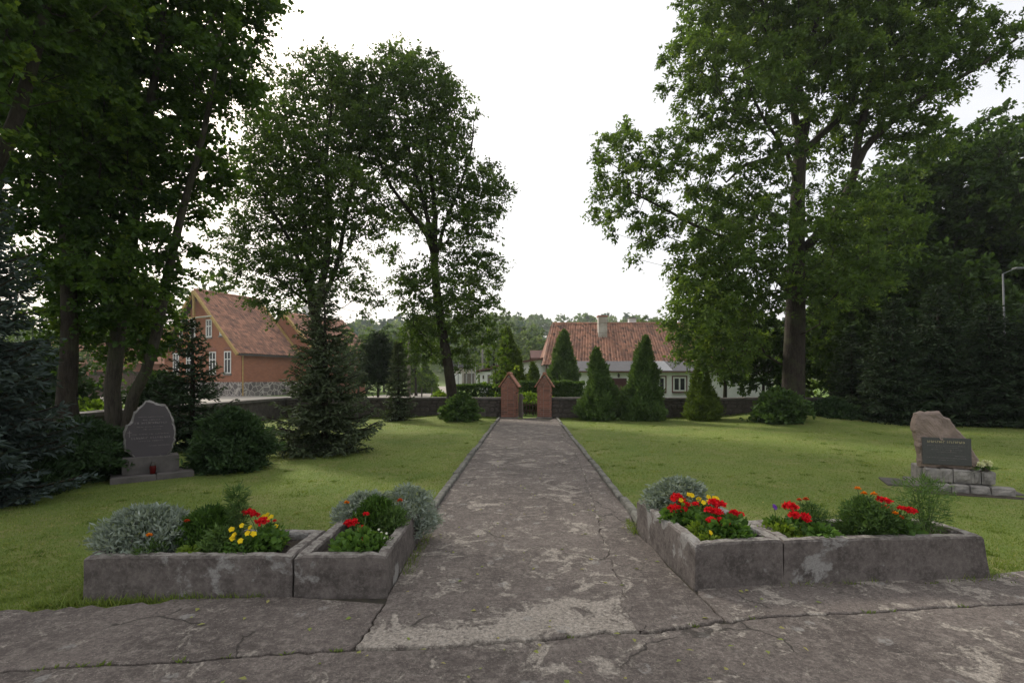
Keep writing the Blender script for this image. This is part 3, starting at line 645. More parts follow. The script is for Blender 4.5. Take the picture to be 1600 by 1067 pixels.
# --- background wood on the right, behind the wall
def bgtree(label, px, ytop, Y, wpx, leaf='leaf_wood', seed=1, tips=170, ybot=560, group='trees of the dark wood on the right', L=0.24, bark='bark_dark', name='broadleaf_tree', tm=0.35, trunk=0.016):
    rg = random.Random(seed); b = P(px, HOR, Y); b.z = 0; top = EYE-(ytop-HOR)/FPX*Y; k = Y/FPX; bl = []
    for i in range(12):
        f = i/11; yy_ = ytop+wpx*0.3 + (ybot-ytop-wpx*0.3)*f; r = wpx*0.5*(0.45+0.5*math.sin(math.pi*(0.25+0.6*f)))
        bl.append(pb(px+rg.uniform(-0.35, 0.35)*wpx*(0.5+f*0.5), yy_, r*rg.uniform(0.8, 1.1), Y, rg.uniform(-0.6, 0.6)*r*k))
    lean = rg.uniform(-0.4, 0.4)
    return tree(name, label, b, [([(b.x, b.y, -0.1), (b.x+lean*0.3, b.y, top*0.3), (b.x+lean, b.y, top*0.6), (b.x+lean*0.6, b.y, top*0.82)], trunk*top, 0.02)], bl, tips, leaf, bark, seed, ntw=5, nlf=6, tl=0.045*wpx*k*1.6 if wpx*k < 8 else 0.7, L=L, W=L*0.7, group=group, tmean=tm, bf=0.2)
bgtree('dark broadleaf tree just right of the great ash trunk', 1335, 300, 24, 170, seed=41, tips=460, L=0.27, ybot=600)
bgtree('tall dark tree in the middle of the right wood', 1440, 215, 26, 200, seed=42, tips=640, L=0.27, ybot=620)
bgtree('dark tree at the right edge with a ragged top', 1560, 195, 25, 190, seed=43, tips=640, L=0.27, ybot=620)
bgtree('lower dark tree filling the gap before the right wood', 1395, 380, 22.5, 150, seed=44, tips=400, L=0.25, ybot=630)
bgtree('dark tree beyond the right edge lamp post', 1650, 260, 23, 190, seed=45, tips=420, L=0.27, ybot=620)
bgtree('lighter green tree seen behind the ash trunk', 1300, 420, 27, 130, 'leaf_fresh', seed=46, tips=240, ybot=600, tm=0.2)
bgtree('slender young tree left of the ash trunk', 1192, 480, 23.5, 95, seed=47, tips=220, ybot=590, L=0.2)
bgtree('loose leafy tree covering the right end of the white house', 1132, 430, 24.5, 105, 'leaf_ash', seed=48, tips=300, ybot=575, L=0.18)
bgtree('dark tree low behind the right memorial', 1490, 400, 22, 170, seed=49, tips=420, L=0.25, ybot=640)

bgtree('broad dark tree rising high behind the right memorial', 1500, 195, 29, 230, seed=141, tips=640, ybot=600, L=0.3)
bgtree('dark tree reaching out of the right edge of the picture', 1625, 185, 27, 200, seed=142, tips=520, ybot=600, L=0.3)
bgtree('dark tree between the ash crown and the right wood', 1385, 285, 30, 190, seed=143, tips=460, ybot=600, L=0.3)
# --- spruces and firs
def spruce(label, base, h, r, mat, seed, name='spruce_tree', whorl=0.22, nb=8, group=None, z0=0.12, tuft=0.10, dens=1.0, droop=0.18, up=0.35, trunk='bark_dark', wn=0.024, power=0.85):
    rng = np.random.default_rng(seed); base = Vector(base)
    t = empty(name, base, label, 'tree', group)
    MB().tube([base+Vector((0, 0, -0.05)), base+Vector((0.02, 0, h*0.5)), base+Vector((0, 0, h*0.97))], [0.028*h*0.7, 0.016*h, 0.006], 8).build('trunk', trunk, t, True)
    wood = MB(); PP = []; DD = []; NN = []; TT = []
    z = z0*h*0.4; wi = 0
    while z < h*0.985:
        f = z/h; Lb = r*(1-f)**power*(1 if f > 0.06 else 0.8) + 0.05
        k = max(4, int(nb*(0.6+0.4*(1-f)))); a0 = rng.uniform(0, 6.28)
        for j in range(k):
            a = a0+2*math.pi*j/k+rng.normal(0, 0.15); L = Lb*rng.uniform(0.72, 1.12); zz = z+rng.normal(0, whorl*0.18)
            el = -droop+(up+droop)*f**1.3+rng.normal(0, 0.06)
            m = max(3, int(L/0.10)); s = (np.arange(m)+0.5)/m
            out_ = np.array([math.cos(a), math.sin(a), 0]); lat = np.array([-math.sin(a), math.cos(a), 0])
            bx = s*L*math.cos(el); bz = s*L*math.sin(el) - 0.10*L*np.sin(math.pi*s) + 0.10*L*s**3
            line = np.array(base)[None] + out_[None]*bx[:, None]; line[:, 2] += zz+bz
            wood.tube([Vector(base)+Vector((0, 0, zz))]+[Vector(q) for q in line[::max(1, m//3)]]+[Vector(line[-1])], [0.012*(1-f)+0.006]*(2+len(line[::max(1, m//3)])), 3, cap=False)
            for q in range(m):
                tw = L*0.42*(1-s[q]*0.75)*rng.uniform(0.7, 1.2)
                for sg in (-1, 1, 0):
                    if sg == 0: d = out_*1.0; ll = tw*0.5
                    else: d = out_*0.75+lat*sg*0.85; ll = tw
                    d = d+rng.normal(0, 0.10, 3); d[2] += rng.normal(-0.05, 0.08); d /= np.linalg.norm(d)
                    mm = max(2, int(ll/0.045*dens)); ss = (np.arange(mm)+rng.uniform(0, 1, mm))/mm
                    pp = line[q][None]+d[None]*(ss*ll)[:, None]; pp[:, 2] -= 0.12*ll*ss**2
                    PP.append(pp); dd = d[None]+rng.normal(0, 0.45, (mm, 3)); DD.append(dd)
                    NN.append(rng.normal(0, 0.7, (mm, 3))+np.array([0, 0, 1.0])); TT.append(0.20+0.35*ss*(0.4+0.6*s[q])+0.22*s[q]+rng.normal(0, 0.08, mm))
        z += whorl*(0.75+0.35*(1-f))*rng.uniform(0.85, 1.15); wi += 1
    PP = np.concatenate(PP); n = len(PP)
    tag(wood.build('branches', trunk, t), kind='stuff')
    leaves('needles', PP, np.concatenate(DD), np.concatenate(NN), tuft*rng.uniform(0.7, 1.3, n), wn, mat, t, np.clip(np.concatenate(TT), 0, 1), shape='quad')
    return t
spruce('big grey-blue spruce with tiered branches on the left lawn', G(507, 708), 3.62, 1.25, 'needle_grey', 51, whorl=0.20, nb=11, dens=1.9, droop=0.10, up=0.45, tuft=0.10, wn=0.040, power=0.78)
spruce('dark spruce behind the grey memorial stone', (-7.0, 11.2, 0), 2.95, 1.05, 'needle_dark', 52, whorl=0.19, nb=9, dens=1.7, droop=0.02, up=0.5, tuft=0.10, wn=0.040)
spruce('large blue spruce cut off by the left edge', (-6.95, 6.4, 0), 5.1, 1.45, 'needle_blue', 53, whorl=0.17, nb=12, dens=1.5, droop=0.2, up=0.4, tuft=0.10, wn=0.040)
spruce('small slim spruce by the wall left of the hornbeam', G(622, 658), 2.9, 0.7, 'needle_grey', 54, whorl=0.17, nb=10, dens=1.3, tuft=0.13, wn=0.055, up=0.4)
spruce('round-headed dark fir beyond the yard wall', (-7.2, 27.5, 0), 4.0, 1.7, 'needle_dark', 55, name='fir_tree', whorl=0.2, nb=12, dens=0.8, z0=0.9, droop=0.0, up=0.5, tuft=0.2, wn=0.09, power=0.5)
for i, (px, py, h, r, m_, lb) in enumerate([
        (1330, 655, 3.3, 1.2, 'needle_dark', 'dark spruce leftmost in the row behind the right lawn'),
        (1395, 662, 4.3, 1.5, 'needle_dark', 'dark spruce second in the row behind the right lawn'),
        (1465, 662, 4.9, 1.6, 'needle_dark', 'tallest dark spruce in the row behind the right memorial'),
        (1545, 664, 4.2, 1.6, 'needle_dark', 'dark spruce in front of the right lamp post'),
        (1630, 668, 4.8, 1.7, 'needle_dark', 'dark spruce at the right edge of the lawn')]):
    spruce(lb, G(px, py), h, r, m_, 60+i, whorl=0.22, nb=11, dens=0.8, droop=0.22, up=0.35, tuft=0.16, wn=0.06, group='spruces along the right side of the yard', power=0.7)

# --- thujas, yews, shrubs
def shrub(name, label, base, prof, mat, n, seed, L=0.07, W=0.03, up=0.9, lump=0.12, cat='shrub', group=None, sx=1.0, sy=1.0, depth=0.3, jit=0.5, stem=True, fan=3, tm=0.42, bark='bark_dark'):
    "dense shrub: prof = [(height, radius)...]; fans of small sprays around a lumpy body"
    rng = np.random.default_rng(seed); t = empty(name, base, label, cat, group); b = np.array(base)
    hs = np.array([p[0] for p in prof]); rs = np.array([p[1] for p in prof])
    zz = np.linspace(hs[0], hs[-1], 60); rr = np.interp(zz, hs, rs); wgt = rr+0.06*rr.max(); wgt /= wgt.sum()
    z = rng.choice(zz, n, p=wgt)+rng.uniform(-0.5, 0.5, n)*(zz[1]-zz[0]); a = rng.uniform(0, 2*math.pi, n); R0 = np.interp(z, hs, rs)
    ph = rng.uniform(0, 6.28, 6)
    lum = 1+lump*(np.sin(3*a+ph[0]+z*4/hs[-1]*2)*0.5+np.sin(5*a+ph[1]-z*9/hs[-1])*0.6+np.sin(9*a+ph[2]+z*17/hs[-1])*0.4+np.sin(z*23/hs[-1]+2*a+ph[3])*0.5)
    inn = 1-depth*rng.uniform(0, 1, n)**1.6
    rad = R0*lum*inn*np.where(rng.uniform(size=n) < 0.08, rng.uniform(1.02, 1.22, n), 1.0)
    zz_ = z/hs[-1]; ox = rs.max()*(0.10*np.sin(zz_*4+ph[4])+0.05*np.sin(zz_*9+ph[5])); oy = rs.max()*0.10*np.sin(zz_*5+ph[3])
    p = np.stack([np.cos(a)*rad*sx+ox, np.sin(a)*rad*sy+oy, z], 1)+b
    o_ = np.stack([np.cos(a), np.sin(a), np.zeros(n)], 1); D = o_*(1-up*0.5)+np.array([0, 0, up])+rng.normal(0, jit*0.5, (n, 3))
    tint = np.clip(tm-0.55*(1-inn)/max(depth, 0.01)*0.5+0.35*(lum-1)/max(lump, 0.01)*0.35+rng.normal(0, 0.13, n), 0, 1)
    p = np.repeat(p, fan, 0)+rng.normal(0, L*0.25, (n*fan, 3)); D = np.repeat(nrm(D), fan, 0)+rng.normal(0, 0.42, (n*fan, 3)); tint = np.repeat(tint, fan)
    Nn = np.repeat(o_, fan, 0)+rng.normal(0, 0.6, (n*fan, 3)); sz = rng.uniform(0.65, 1.3, n*fan)
    if stem:
        st = MB(); hb = hs[-1]
        for k in range(5):
            an = k*1.256+seed; q = Vector(base); st.tube([q+Vector((0, 0, -0.04)), q+Vector((math.cos(an)*rs.max()*sx*0.25, math.sin(an)*rs.max()*sy*0.25, hb*0.3)), q+Vector((math.cos(an)*rs.max()*sx*0.4, math.sin(an)*rs.max()*sy*0.4, hb*0.62))], [0.02*hb+0.006, 0.012*hb+0.004, 0.004], 5)
        tag(st.build('stems', bark, t, True), kind='stuff')
    leaves('foliage', p, D, Nn, L*sz, W*sz, mat, t, tint, shape='quad')
    return t
cone = lambda h, r, k=0.75: [(0.02, r*0.8), (h*0.12, r), (h*0.3, r*0.84), (h*0.5, r*0.60), (h*0.75, r*0.38), (h*0.92, r*0.18), (h, 0.02)]
gT = 'thujas standing along the yard wall'
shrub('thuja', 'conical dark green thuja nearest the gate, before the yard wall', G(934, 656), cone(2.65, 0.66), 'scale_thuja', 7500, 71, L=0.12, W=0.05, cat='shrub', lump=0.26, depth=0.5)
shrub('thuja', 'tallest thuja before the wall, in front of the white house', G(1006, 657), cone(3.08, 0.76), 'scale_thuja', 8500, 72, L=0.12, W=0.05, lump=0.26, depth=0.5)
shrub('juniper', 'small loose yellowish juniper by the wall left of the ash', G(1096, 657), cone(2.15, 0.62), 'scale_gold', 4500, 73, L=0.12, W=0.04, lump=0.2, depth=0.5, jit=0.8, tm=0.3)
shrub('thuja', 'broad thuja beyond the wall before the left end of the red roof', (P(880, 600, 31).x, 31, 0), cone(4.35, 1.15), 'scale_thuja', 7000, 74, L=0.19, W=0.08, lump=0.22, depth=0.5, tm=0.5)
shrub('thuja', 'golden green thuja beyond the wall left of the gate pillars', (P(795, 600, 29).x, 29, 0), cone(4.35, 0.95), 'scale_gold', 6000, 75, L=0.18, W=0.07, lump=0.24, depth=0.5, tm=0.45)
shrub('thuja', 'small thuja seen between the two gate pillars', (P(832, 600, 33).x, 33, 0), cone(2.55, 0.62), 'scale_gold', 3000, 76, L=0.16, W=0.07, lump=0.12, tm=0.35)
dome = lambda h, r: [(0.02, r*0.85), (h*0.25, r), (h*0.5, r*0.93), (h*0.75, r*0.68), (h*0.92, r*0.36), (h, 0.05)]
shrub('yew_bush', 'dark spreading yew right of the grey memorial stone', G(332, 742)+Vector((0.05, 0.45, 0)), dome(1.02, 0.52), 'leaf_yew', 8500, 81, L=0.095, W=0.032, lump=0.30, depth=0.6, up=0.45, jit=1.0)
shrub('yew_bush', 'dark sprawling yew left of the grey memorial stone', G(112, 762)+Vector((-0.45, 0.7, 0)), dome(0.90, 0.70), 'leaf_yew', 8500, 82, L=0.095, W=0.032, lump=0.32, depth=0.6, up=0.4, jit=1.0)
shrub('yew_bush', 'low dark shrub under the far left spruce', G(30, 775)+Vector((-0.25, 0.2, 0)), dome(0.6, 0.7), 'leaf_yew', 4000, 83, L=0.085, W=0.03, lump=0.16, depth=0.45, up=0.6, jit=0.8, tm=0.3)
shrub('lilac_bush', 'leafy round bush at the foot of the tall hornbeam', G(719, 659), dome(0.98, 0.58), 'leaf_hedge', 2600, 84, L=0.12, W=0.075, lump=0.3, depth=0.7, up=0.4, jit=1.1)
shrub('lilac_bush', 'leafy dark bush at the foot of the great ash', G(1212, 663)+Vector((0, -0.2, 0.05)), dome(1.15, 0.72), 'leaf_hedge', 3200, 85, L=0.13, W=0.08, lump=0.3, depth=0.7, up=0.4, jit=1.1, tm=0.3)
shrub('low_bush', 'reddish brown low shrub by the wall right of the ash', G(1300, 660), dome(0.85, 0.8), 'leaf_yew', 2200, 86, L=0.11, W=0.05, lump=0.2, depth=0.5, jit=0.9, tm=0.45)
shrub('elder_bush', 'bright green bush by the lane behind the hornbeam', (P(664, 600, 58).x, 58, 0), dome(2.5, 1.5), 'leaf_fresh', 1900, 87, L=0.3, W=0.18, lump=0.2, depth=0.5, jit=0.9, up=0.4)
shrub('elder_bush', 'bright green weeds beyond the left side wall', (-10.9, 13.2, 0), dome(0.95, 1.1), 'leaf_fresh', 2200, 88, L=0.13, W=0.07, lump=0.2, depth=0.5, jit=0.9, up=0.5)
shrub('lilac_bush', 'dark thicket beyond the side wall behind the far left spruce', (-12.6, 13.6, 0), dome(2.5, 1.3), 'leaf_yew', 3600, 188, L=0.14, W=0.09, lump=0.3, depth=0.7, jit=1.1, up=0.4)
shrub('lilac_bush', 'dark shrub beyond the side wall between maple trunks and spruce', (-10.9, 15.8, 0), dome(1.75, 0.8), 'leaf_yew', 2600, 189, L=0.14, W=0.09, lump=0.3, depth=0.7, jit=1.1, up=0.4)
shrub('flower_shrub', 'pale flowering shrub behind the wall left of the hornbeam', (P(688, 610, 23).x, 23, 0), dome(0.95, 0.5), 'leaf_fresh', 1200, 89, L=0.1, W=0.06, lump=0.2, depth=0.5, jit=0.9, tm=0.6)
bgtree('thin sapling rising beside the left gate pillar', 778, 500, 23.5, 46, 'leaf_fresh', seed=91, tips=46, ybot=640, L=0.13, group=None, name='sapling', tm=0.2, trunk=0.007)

# clipped hedges beyond the gate
def hedge(label, x0, x1, y, d, h, seed, n):
    rng = np.random.default_rng(seed); t = empty('clipped_hedge', ((x0+x1)/2, y, 0), label, 'hedge')
    f = rng.integers(0, 3, n); x = rng.uniform(x0, x1, n); yy_ = rng.uniform(y-d/2, y+d/2, n); z = rng.uniform(0.05, h, n)
    z = np.where(f == 0, h-rng.exponential(0.05, n), z); yy_ = np.where(f == 1, y-d/2+rng.exponential(0.06, n), yy_)
    o_ = np.stack([rng.normal(0, .3, n), np.where(f == 1, -1.0, rng.normal(0, .3, n)), np.where(f == 0, 1.0, 0.4)], 1)
    z += 0.03*np.sin(x*3)+0.02*np.sin(x*7)
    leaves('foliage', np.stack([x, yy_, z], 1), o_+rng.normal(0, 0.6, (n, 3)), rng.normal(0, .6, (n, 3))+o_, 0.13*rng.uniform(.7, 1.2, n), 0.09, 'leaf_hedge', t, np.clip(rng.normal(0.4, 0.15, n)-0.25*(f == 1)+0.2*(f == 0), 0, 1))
    st = MB()
    for k in range(int((x1-x0)/0.35)):
        xx_ = x0+0.2+k*0.35; st.tube([(xx_, y, -0.05), (xx_+0.05, y, h*0.6)], 0.02, 4)
    tag(st.build('stems', 'bark_dark', t), kind='stuff')
hedge('clipped green hedge seen between and right of the gate pillars', P(812, 0, 27.5).x, P(912, 0, 27.5).x, 27.5, 0.9, 1.36, 95, 5200)
hedge('low clipped hedge beyond the wall left of the gate', P(708, 0, 27).x, P(785, 0, 27).x, 27, 0.8, 1.22, 96, 4200)
hedge('dark low hedge close behind the gate opening', 0.05, 1.5, 22.6, 0.4, 0.42, 97, 1400)
shrub('fern_patch', 'yellow-green plants growing just behind the gate opening', (0.78, 24.2, 0), dome(0.85, 0.9), 'leaf_fresh', 1500, 98, L=0.12, W=0.05, lump=0.2, depth=0.6, jit=0.9, sx=1.3, cat='plant')

# --- trees in the middle distance
gM = 'trees in the valley behind the houses'
for i, (px, yt, Y, wp, mt, tp_, lb) in enumerate([
        (628, 535, 66, 46, 'leaf_wood', 90, 'low dark thicket left of the gravel lane'),
        (600, 505, 62, 70, 'leaf_wood', 120, 'round green tree left of the hornbeam trunk in the valley'),
        (560, 520, 55, 60, 'leaf_wood', 110, 'dark tree between blue spruce and hornbeam in the valley'),
        (650, 490, 48, 60, 'leaf_wood', 120, 'green tree just behind the tall hornbeam crown foot'),
        (770, 488, 70, 52, 'leaf_far', 130, 'loose light green tree above the white annex'),
        (735, 500, 82, 60, 'leaf_wood', 120, 'dark green tree behind the sheds left of the gate'),
        (815, 505, 95, 60, 'leaf_far', 110, 'green tree behind the left thuja on the slope'),
        (840, 525, 80, 36, 'leaf_far', 80, 'small green tree left of the red roof edge'),
        (1012, 498, 75, 34, 'leaf_far', 80, 'round tree crown peeping over the red roof'),
        (350, 425, 75, 60, 'leaf_wood', 110, 'tree crown rising behind the brick house roof'),
        (290, 445, 80, 44, 'leaf_far', 90, 'pale tree crown behind the brick house gable'),
        (470, 470, 68, 60, 'leaf_wood', 110, 'tree behind the right wing of the brick house'),
        (60, 470, 45, 130, 'leaf_wood', 150, 'green tree beyond the wall behind the far left spruce'),
        (150, 480, 60, 110, 'leaf_wood', 130, 'green tree behind the maple trunks'),
        (1215, 505, 60, 60, 'leaf_wood', 110, 'green tree behind the right end of the white house')]):
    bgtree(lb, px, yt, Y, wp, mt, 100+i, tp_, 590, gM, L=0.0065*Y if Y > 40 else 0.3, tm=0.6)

# --- far wood on the hill, one mass
def far_wood(name, label, mat, spots, seed, conif=False):
    rng = np.random.default_rng(seed); PP = []; DD = []; NN = []; TT = []; LL = []
    for (x, y, h) in spots:
        z0 = float(hill_z(np.array(x), np.array(y))); n = 72
        u = rng.uniform(0, 1, n)**0.8; a = rng.uniform(0, 6.28, n)
        r = h*(0.20*(1-u)+0.015 if conif else 0.36*np.sqrt(np.maximum(0.02, 1-(2*u-0.9)**2)))*rng.uniform(0.6, 1.05, n)
        z = z0+h*(0.08+0.92*u if conif else 0.18+0.8*u)
        p = np.stack([x+r*np.cos(a), y+r*np.sin(a), z], 1); PP.append(p)
        o_ = np.stack([np.cos(a), np.sin(a), (u-0.5)*1.6], 1); DD.append(rng.normal(size=(n, 3))+np.array([0, 0, 0.4])); NN.append(o_+rng.normal(0, 0.5, (n, 3)))
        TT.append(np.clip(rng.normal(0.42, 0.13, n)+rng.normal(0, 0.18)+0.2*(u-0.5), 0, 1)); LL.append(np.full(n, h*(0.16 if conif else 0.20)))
    L = np.concatenate(LL); o = leaves(name, np.concatenate(PP), np.concatenate(DD), np.concatenate(NN), L, L*0.75, mat, None, np.concatenate(TT))
    tag(o, label, 'wood', kind='stuff')
rg = np.random.default_rng(77); sp1 = []; sp2 = []
for _ in range(2600):
    y = rg.uniform(120, 330); x = rg.uniform(-1.05, 1.05)*y; px = 800+FPX*x/y
    m_ = math.sin(x*0.045+y*0.02)+math.sin(x*0.02-y*0.05+1)
    if 835 < px < 960 and 165 < y < 225: continue          # open meadow on the slope
    if y < 150 and m_ < 0.6: continue
    if y < 235 and m_ < -0.35: continue
    h = rg.uniform(7, 12)
    if (m_ > 0.9 or y > 270) and rg.uniform() < 0.55: sp2.append((x, y, h*1.1))
    else: sp1.append((x, y, h))
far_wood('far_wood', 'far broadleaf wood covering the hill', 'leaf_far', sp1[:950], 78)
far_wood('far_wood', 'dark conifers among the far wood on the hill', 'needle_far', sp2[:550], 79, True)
# ------------------------------------------------------------------ materials of buildings
def brickmat(name, c1, c2, mortar, u, v_, scale=1.0, course=0.075, length=0.25):
    "brick courses from world position; u is the horizontal direction of the wall"
    m = bpy.data.materials.new(name); t, o = nodes_of(m); p = wpos(t)
    s = N(t, 'ShaderNodeSeparateXYZ'); t.links.new(p, s.inputs[0])
    uu = mth(t, 'ADD', mth(t, 'MULTIPLY', s.outputs[0], u[0]), mth(t, 'MULTIPLY', s.outputs[1], u[1]))
    cb = N(t, 'ShaderNodeCombineXYZ'); t.links.new(uu, cb.inputs[0]); t.links.new(s.outputs[2], cb.inputs[1])
    br = N(t, 'ShaderNodeTexBrick'); br.inputs['Scale'].default_value = 1.0; br.inputs['Brick Width'].default_value = length; br.inputs['Row Height'].default_value = course
    br.inputs['Mortar Size'].default_value = 0.008; br.inputs['Color1'].default_value = c4(c1); br.inputs['Color2'].default_value = c4(c2); br.inputs['Mortar'].default_value = c4(mortar)
    t.links.new(cb.outputs[0], br.inputs['Vector'])
    n1 = noise(t, p, 0.8, 6, 0.65); col = mixc(t, mth(t, 'MULTIPLY', bw(t, n1, 0.4, 0.75), 0.45), br.outputs['Color'], tuple(x*0.55 for x in c1))
    finish(t, o, col, 0.85, br.outputs['Fac'], -0.4, 0.01, 0.2); M[name] = m
plain('brick_piece', (0.36, 0.165, 0.115), (0.29, 0.125, 0.09), 11, 0.85, 0.6, 0.006, tint=(0.17, 0.09, 0.07))
plain('mortar', (0.34, 0.30, 0.26), (0.24, 0.21, 0.18), 9, 0.9, 0.5)
plain('tile_red', (0.44, 0.225, 0.145), (0.26, 0.135, 0.092), 0.9, 0.8, 0.4, 0.01, tint=(0.115, 0.07, 0.055))
plain('tile_cap', (0.42, 0.20, 0.135), (0.33, 0.155, 0.105), 9, 0.8, 0.5, 0.006)
plain('plaster_white', (0.72, 0.72, 0.71), (0.62, 0.62, 0.61), 0.9, 0.85, 0.15)
plain('plaster_stained', (0.50, 0.47, 0.42), (0.34, 0.30, 0.25), 1.6, 0.88, 0.25)
plain('roof_felt', (0.105, 0.105, 0.112), (0.085, 0.085, 0.09), 2.0, 0.8, 0.3)
plain('door_brown', (0.075, 0.026, 0.024), (0.058, 0.02, 0.02), 6, 0.6, 0.2)
plain('paint_white', (0.66, 0.66, 0.64), (0.58, 0.58, 0.56), 6, 0.5, 0.05)
plain('trim_brown', (0.14, 0.05, 0.04), (0.10, 0.04, 0.03), 6, 0.6, 0.1)
plain('trim_ochre', (0.40, 0.27, 0.09), (0.31, 0.21, 0.075), 4, 0.7, 0.2)
plain('glass_dark', (0.018, 0.02, 0.022), (0.03, 0.032, 0.035), 1, 0.08, 0.0, spec=0.6)
plain('timber_dark', (0.085, 0.055, 0.04), (0.06, 0.04, 0.03), 5, 0.8, 0.4)
plain('timber_grey', (0.17, 0.15, 0.13), (0.115, 0.10, 0.088), 6, 0.85, 0.5)
plain('steel_grey', (0.30, 0.31, 0.32), (0.24, 0.25, 0.255), 6, 0.5, 0.1, metal=0.3)
plain('iron_dark', (0.05, 0.05, 0.048), (0.075, 0.06, 0.045), 9, 0.6, 0.3, metal=0.3)
plain('roof_brown', (0.12, 0.055, 0.045), (0.09, 0.045, 0.04), 4, 0.8, 0.2)
def rubble(name, a, b, joint, scale):
    m = bpy.data.materials.new(name); t, o = nodes_of(m); p = wpos(t)
    vo = N(t, 'ShaderNodeTexVoronoi', feature='DISTANCE_TO_EDGE'); vo.inputs['Scale'].default_value = scale; t.links.new(p, vo.inputs['Vector'])
    vc = N(t, 'ShaderNodeTexVoronoi'); vc.inputs['Scale'].default_value = scale; t.links.new(p, vc.inputs['Vector'])
    sp = N(t, 'ShaderNodeSeparateColor'); t.links.new(vc.outputs['Color'], sp.inputs[0])
    col = mixc(t, sp.outputs[0], a, b); col = mixc(t, bw(t, vo.outputs['Distance'], 0.09, 0.03), col, joint)
    finish(t, o, col, 0.9, bw(t, vo.outputs['Distance'], 0.0, 0.2), 0.8, 0.04, 0.2); M[name] = m
rubble('field_stone', (0.09, 0.082, 0.08), (0.24, 0.215, 0.20), (0.42, 0.39, 0.35), 2.1)
plain('wall_stone', (0.050, 0.043, 0.038), (0.105, 0.09, 0.08), 4.5, 0.92, 0.9, 0.02, tint=(0.105, 0.088, 0.078))
plain('wall_mortar', (0.045, 0.039, 0.034), (0.085, 0.075, 0.065), 6, 0.95, 0.8, 0.02)
plain('coping', (0.125, 0.113, 0.104), (0.082, 0.075, 0.068), 3.5, 0.9, 0.5)

# ------------------------------------------------------------------ yard wall: stones and coping slabs
rg = random.Random(31)
stone_var = []
for k in range(6):
    b = MB(); n = 7; pts = []
    for i in range(n):
        a = 2*math.pi*i/n; ca, sa = math.cos(a), math.sin(a); q = max(abs(ca), abs(sa)); pts.append((ca/q**0.7*0.5*rg.uniform(0.86, 1.0), sa/q**0.7*0.5*rg.uniform(0.86, 1.0)))
    vs = [(x, 0.5, z) for x, z in pts]+[(x, -0.2, z) for x, z in pts]+[(x*0.72, -0.5*rg.uniform(0.8, 1), z*0.72) for x, z in pts]
    fs = [tuple(reversed(range(2*n, 3*n)))]+[((j+1)*n+i, (j+1)*n+(i+1) % n, j*n+(i+1) % n, j*n+i) for j in range(2) for i in range(n)]
    b.add(vs, fs, rg.uniform(0.02, 0.9)); stone_var.append(b.mesh('stone', 'wall_stone'))
def yard_wall(label, x0, x1, y, h, seed, stones=True, flip=None):
    t = empty('yard_wall', ((x0+x1)/2, y, 0), label, 'wall'); rg = random.Random(seed)
    MB().box((x0, y, -0.2), (x1, y+0.42, h-0.09)).build('core', 'wall_mortar', t)
    x = x0-0.0
    while x < x1-0.05:
        L = min(rg.uniform(1.3, 1.7), x1-x); dz = rg.gauss(0, 0.008)
        MB().box((x+0.006, y-0.07+rg.gauss(0, 0.008), h-0.088+dz), (x+L-0.006, y+0.49, h+0.01+dz), bev=0.012).build('coping_slab', 'coping', t); x += L
    if not stones: return t
    row = 0; z = 0.0
    while z < h-0.12:
        hh = rg.uniform(0.12, 0.26); hh = min(hh, h-0.095-z)
        x = x0+0.01
        while x < x1-0.08:
            L = min(rg.uniform(0.16, 0.46), x1-0.01-x)
            o = link('stone', rg.choice(stone_var)); o.parent = t
            o.location = (x+L/2-t.location.x, 0.022+rg.uniform(-0.014, 0.012), z+hh/2+rg.uniform(-0.02, 0.02)); o.scale = (L*0.98, 0.075, hh*0.99)
            o.rotation_euler = (0, rg.choice((0, math.pi)), 0); x += L
        z += hh
    return t
WY = 20.25
yard_wall('low stone yard wall with concrete coping left of the brick gate', -8.9, -0.42, WY, 0.80, 1)
yard_wall('long low stone yard wall with coping right of the brick gate', 1.55, 13.6, WY, 0.80, 2)
t = empty('yard_wall', (-9.2, 12, 0), 'low side wall with pale coping behind the grey memorial stone', 'wall')
MB().add([(-9.0, 20.6, -0.2), (-9.6, 6.0, -0.2), (-10.0, 6.0, -0.2), (-9.4, 20.6, -0.2), (-9.0, 20.6, 0.71), (-9.6, 6.0, 0.71), (-10.0, 6.0, 0.71), (-9.4, 20.6, 0.71)], [(0, 1, 5, 4), (1, 2, 6, 5), (2, 3, 7, 6), (3, 0, 4, 7), (4, 5, 6, 7)]).build('core', 'wall_mortar', t)
for k in range(10):
    f0_, f1_ = k/10+0.0006, (k+1)/10-0.0006; A_ = Vector((-9.0, 20.6, 0)); B_ = Vector((-9.6, 6.0, 0)); a = A_.lerp(B_, f0_); b_ = A_.lerp(B_, f1_)
    z = 0.715+rg.gauss(0, 0.006); MB().add([(a.x+0.07, a.y, z), (b_.x+0.07, b_.y, z), (b_.x-0.48, b_.y, z), (a.x-0.48, a.y, z), (a.x+0.07, a.y, z+0.09), (b_.x+0.07, b_.y, z+0.09), (b_.x-0.48, b_.y, z+0.09), (a.x-0.48, a.y, z+0.09)], [(0, 1, 2, 3), (4, 5, 6, 7), (0, 1, 5, 4), (1, 2, 6, 5), (2, 3, 7, 6), (3, 0, 4, 7)]).build('coping_slab', 'coping', t)

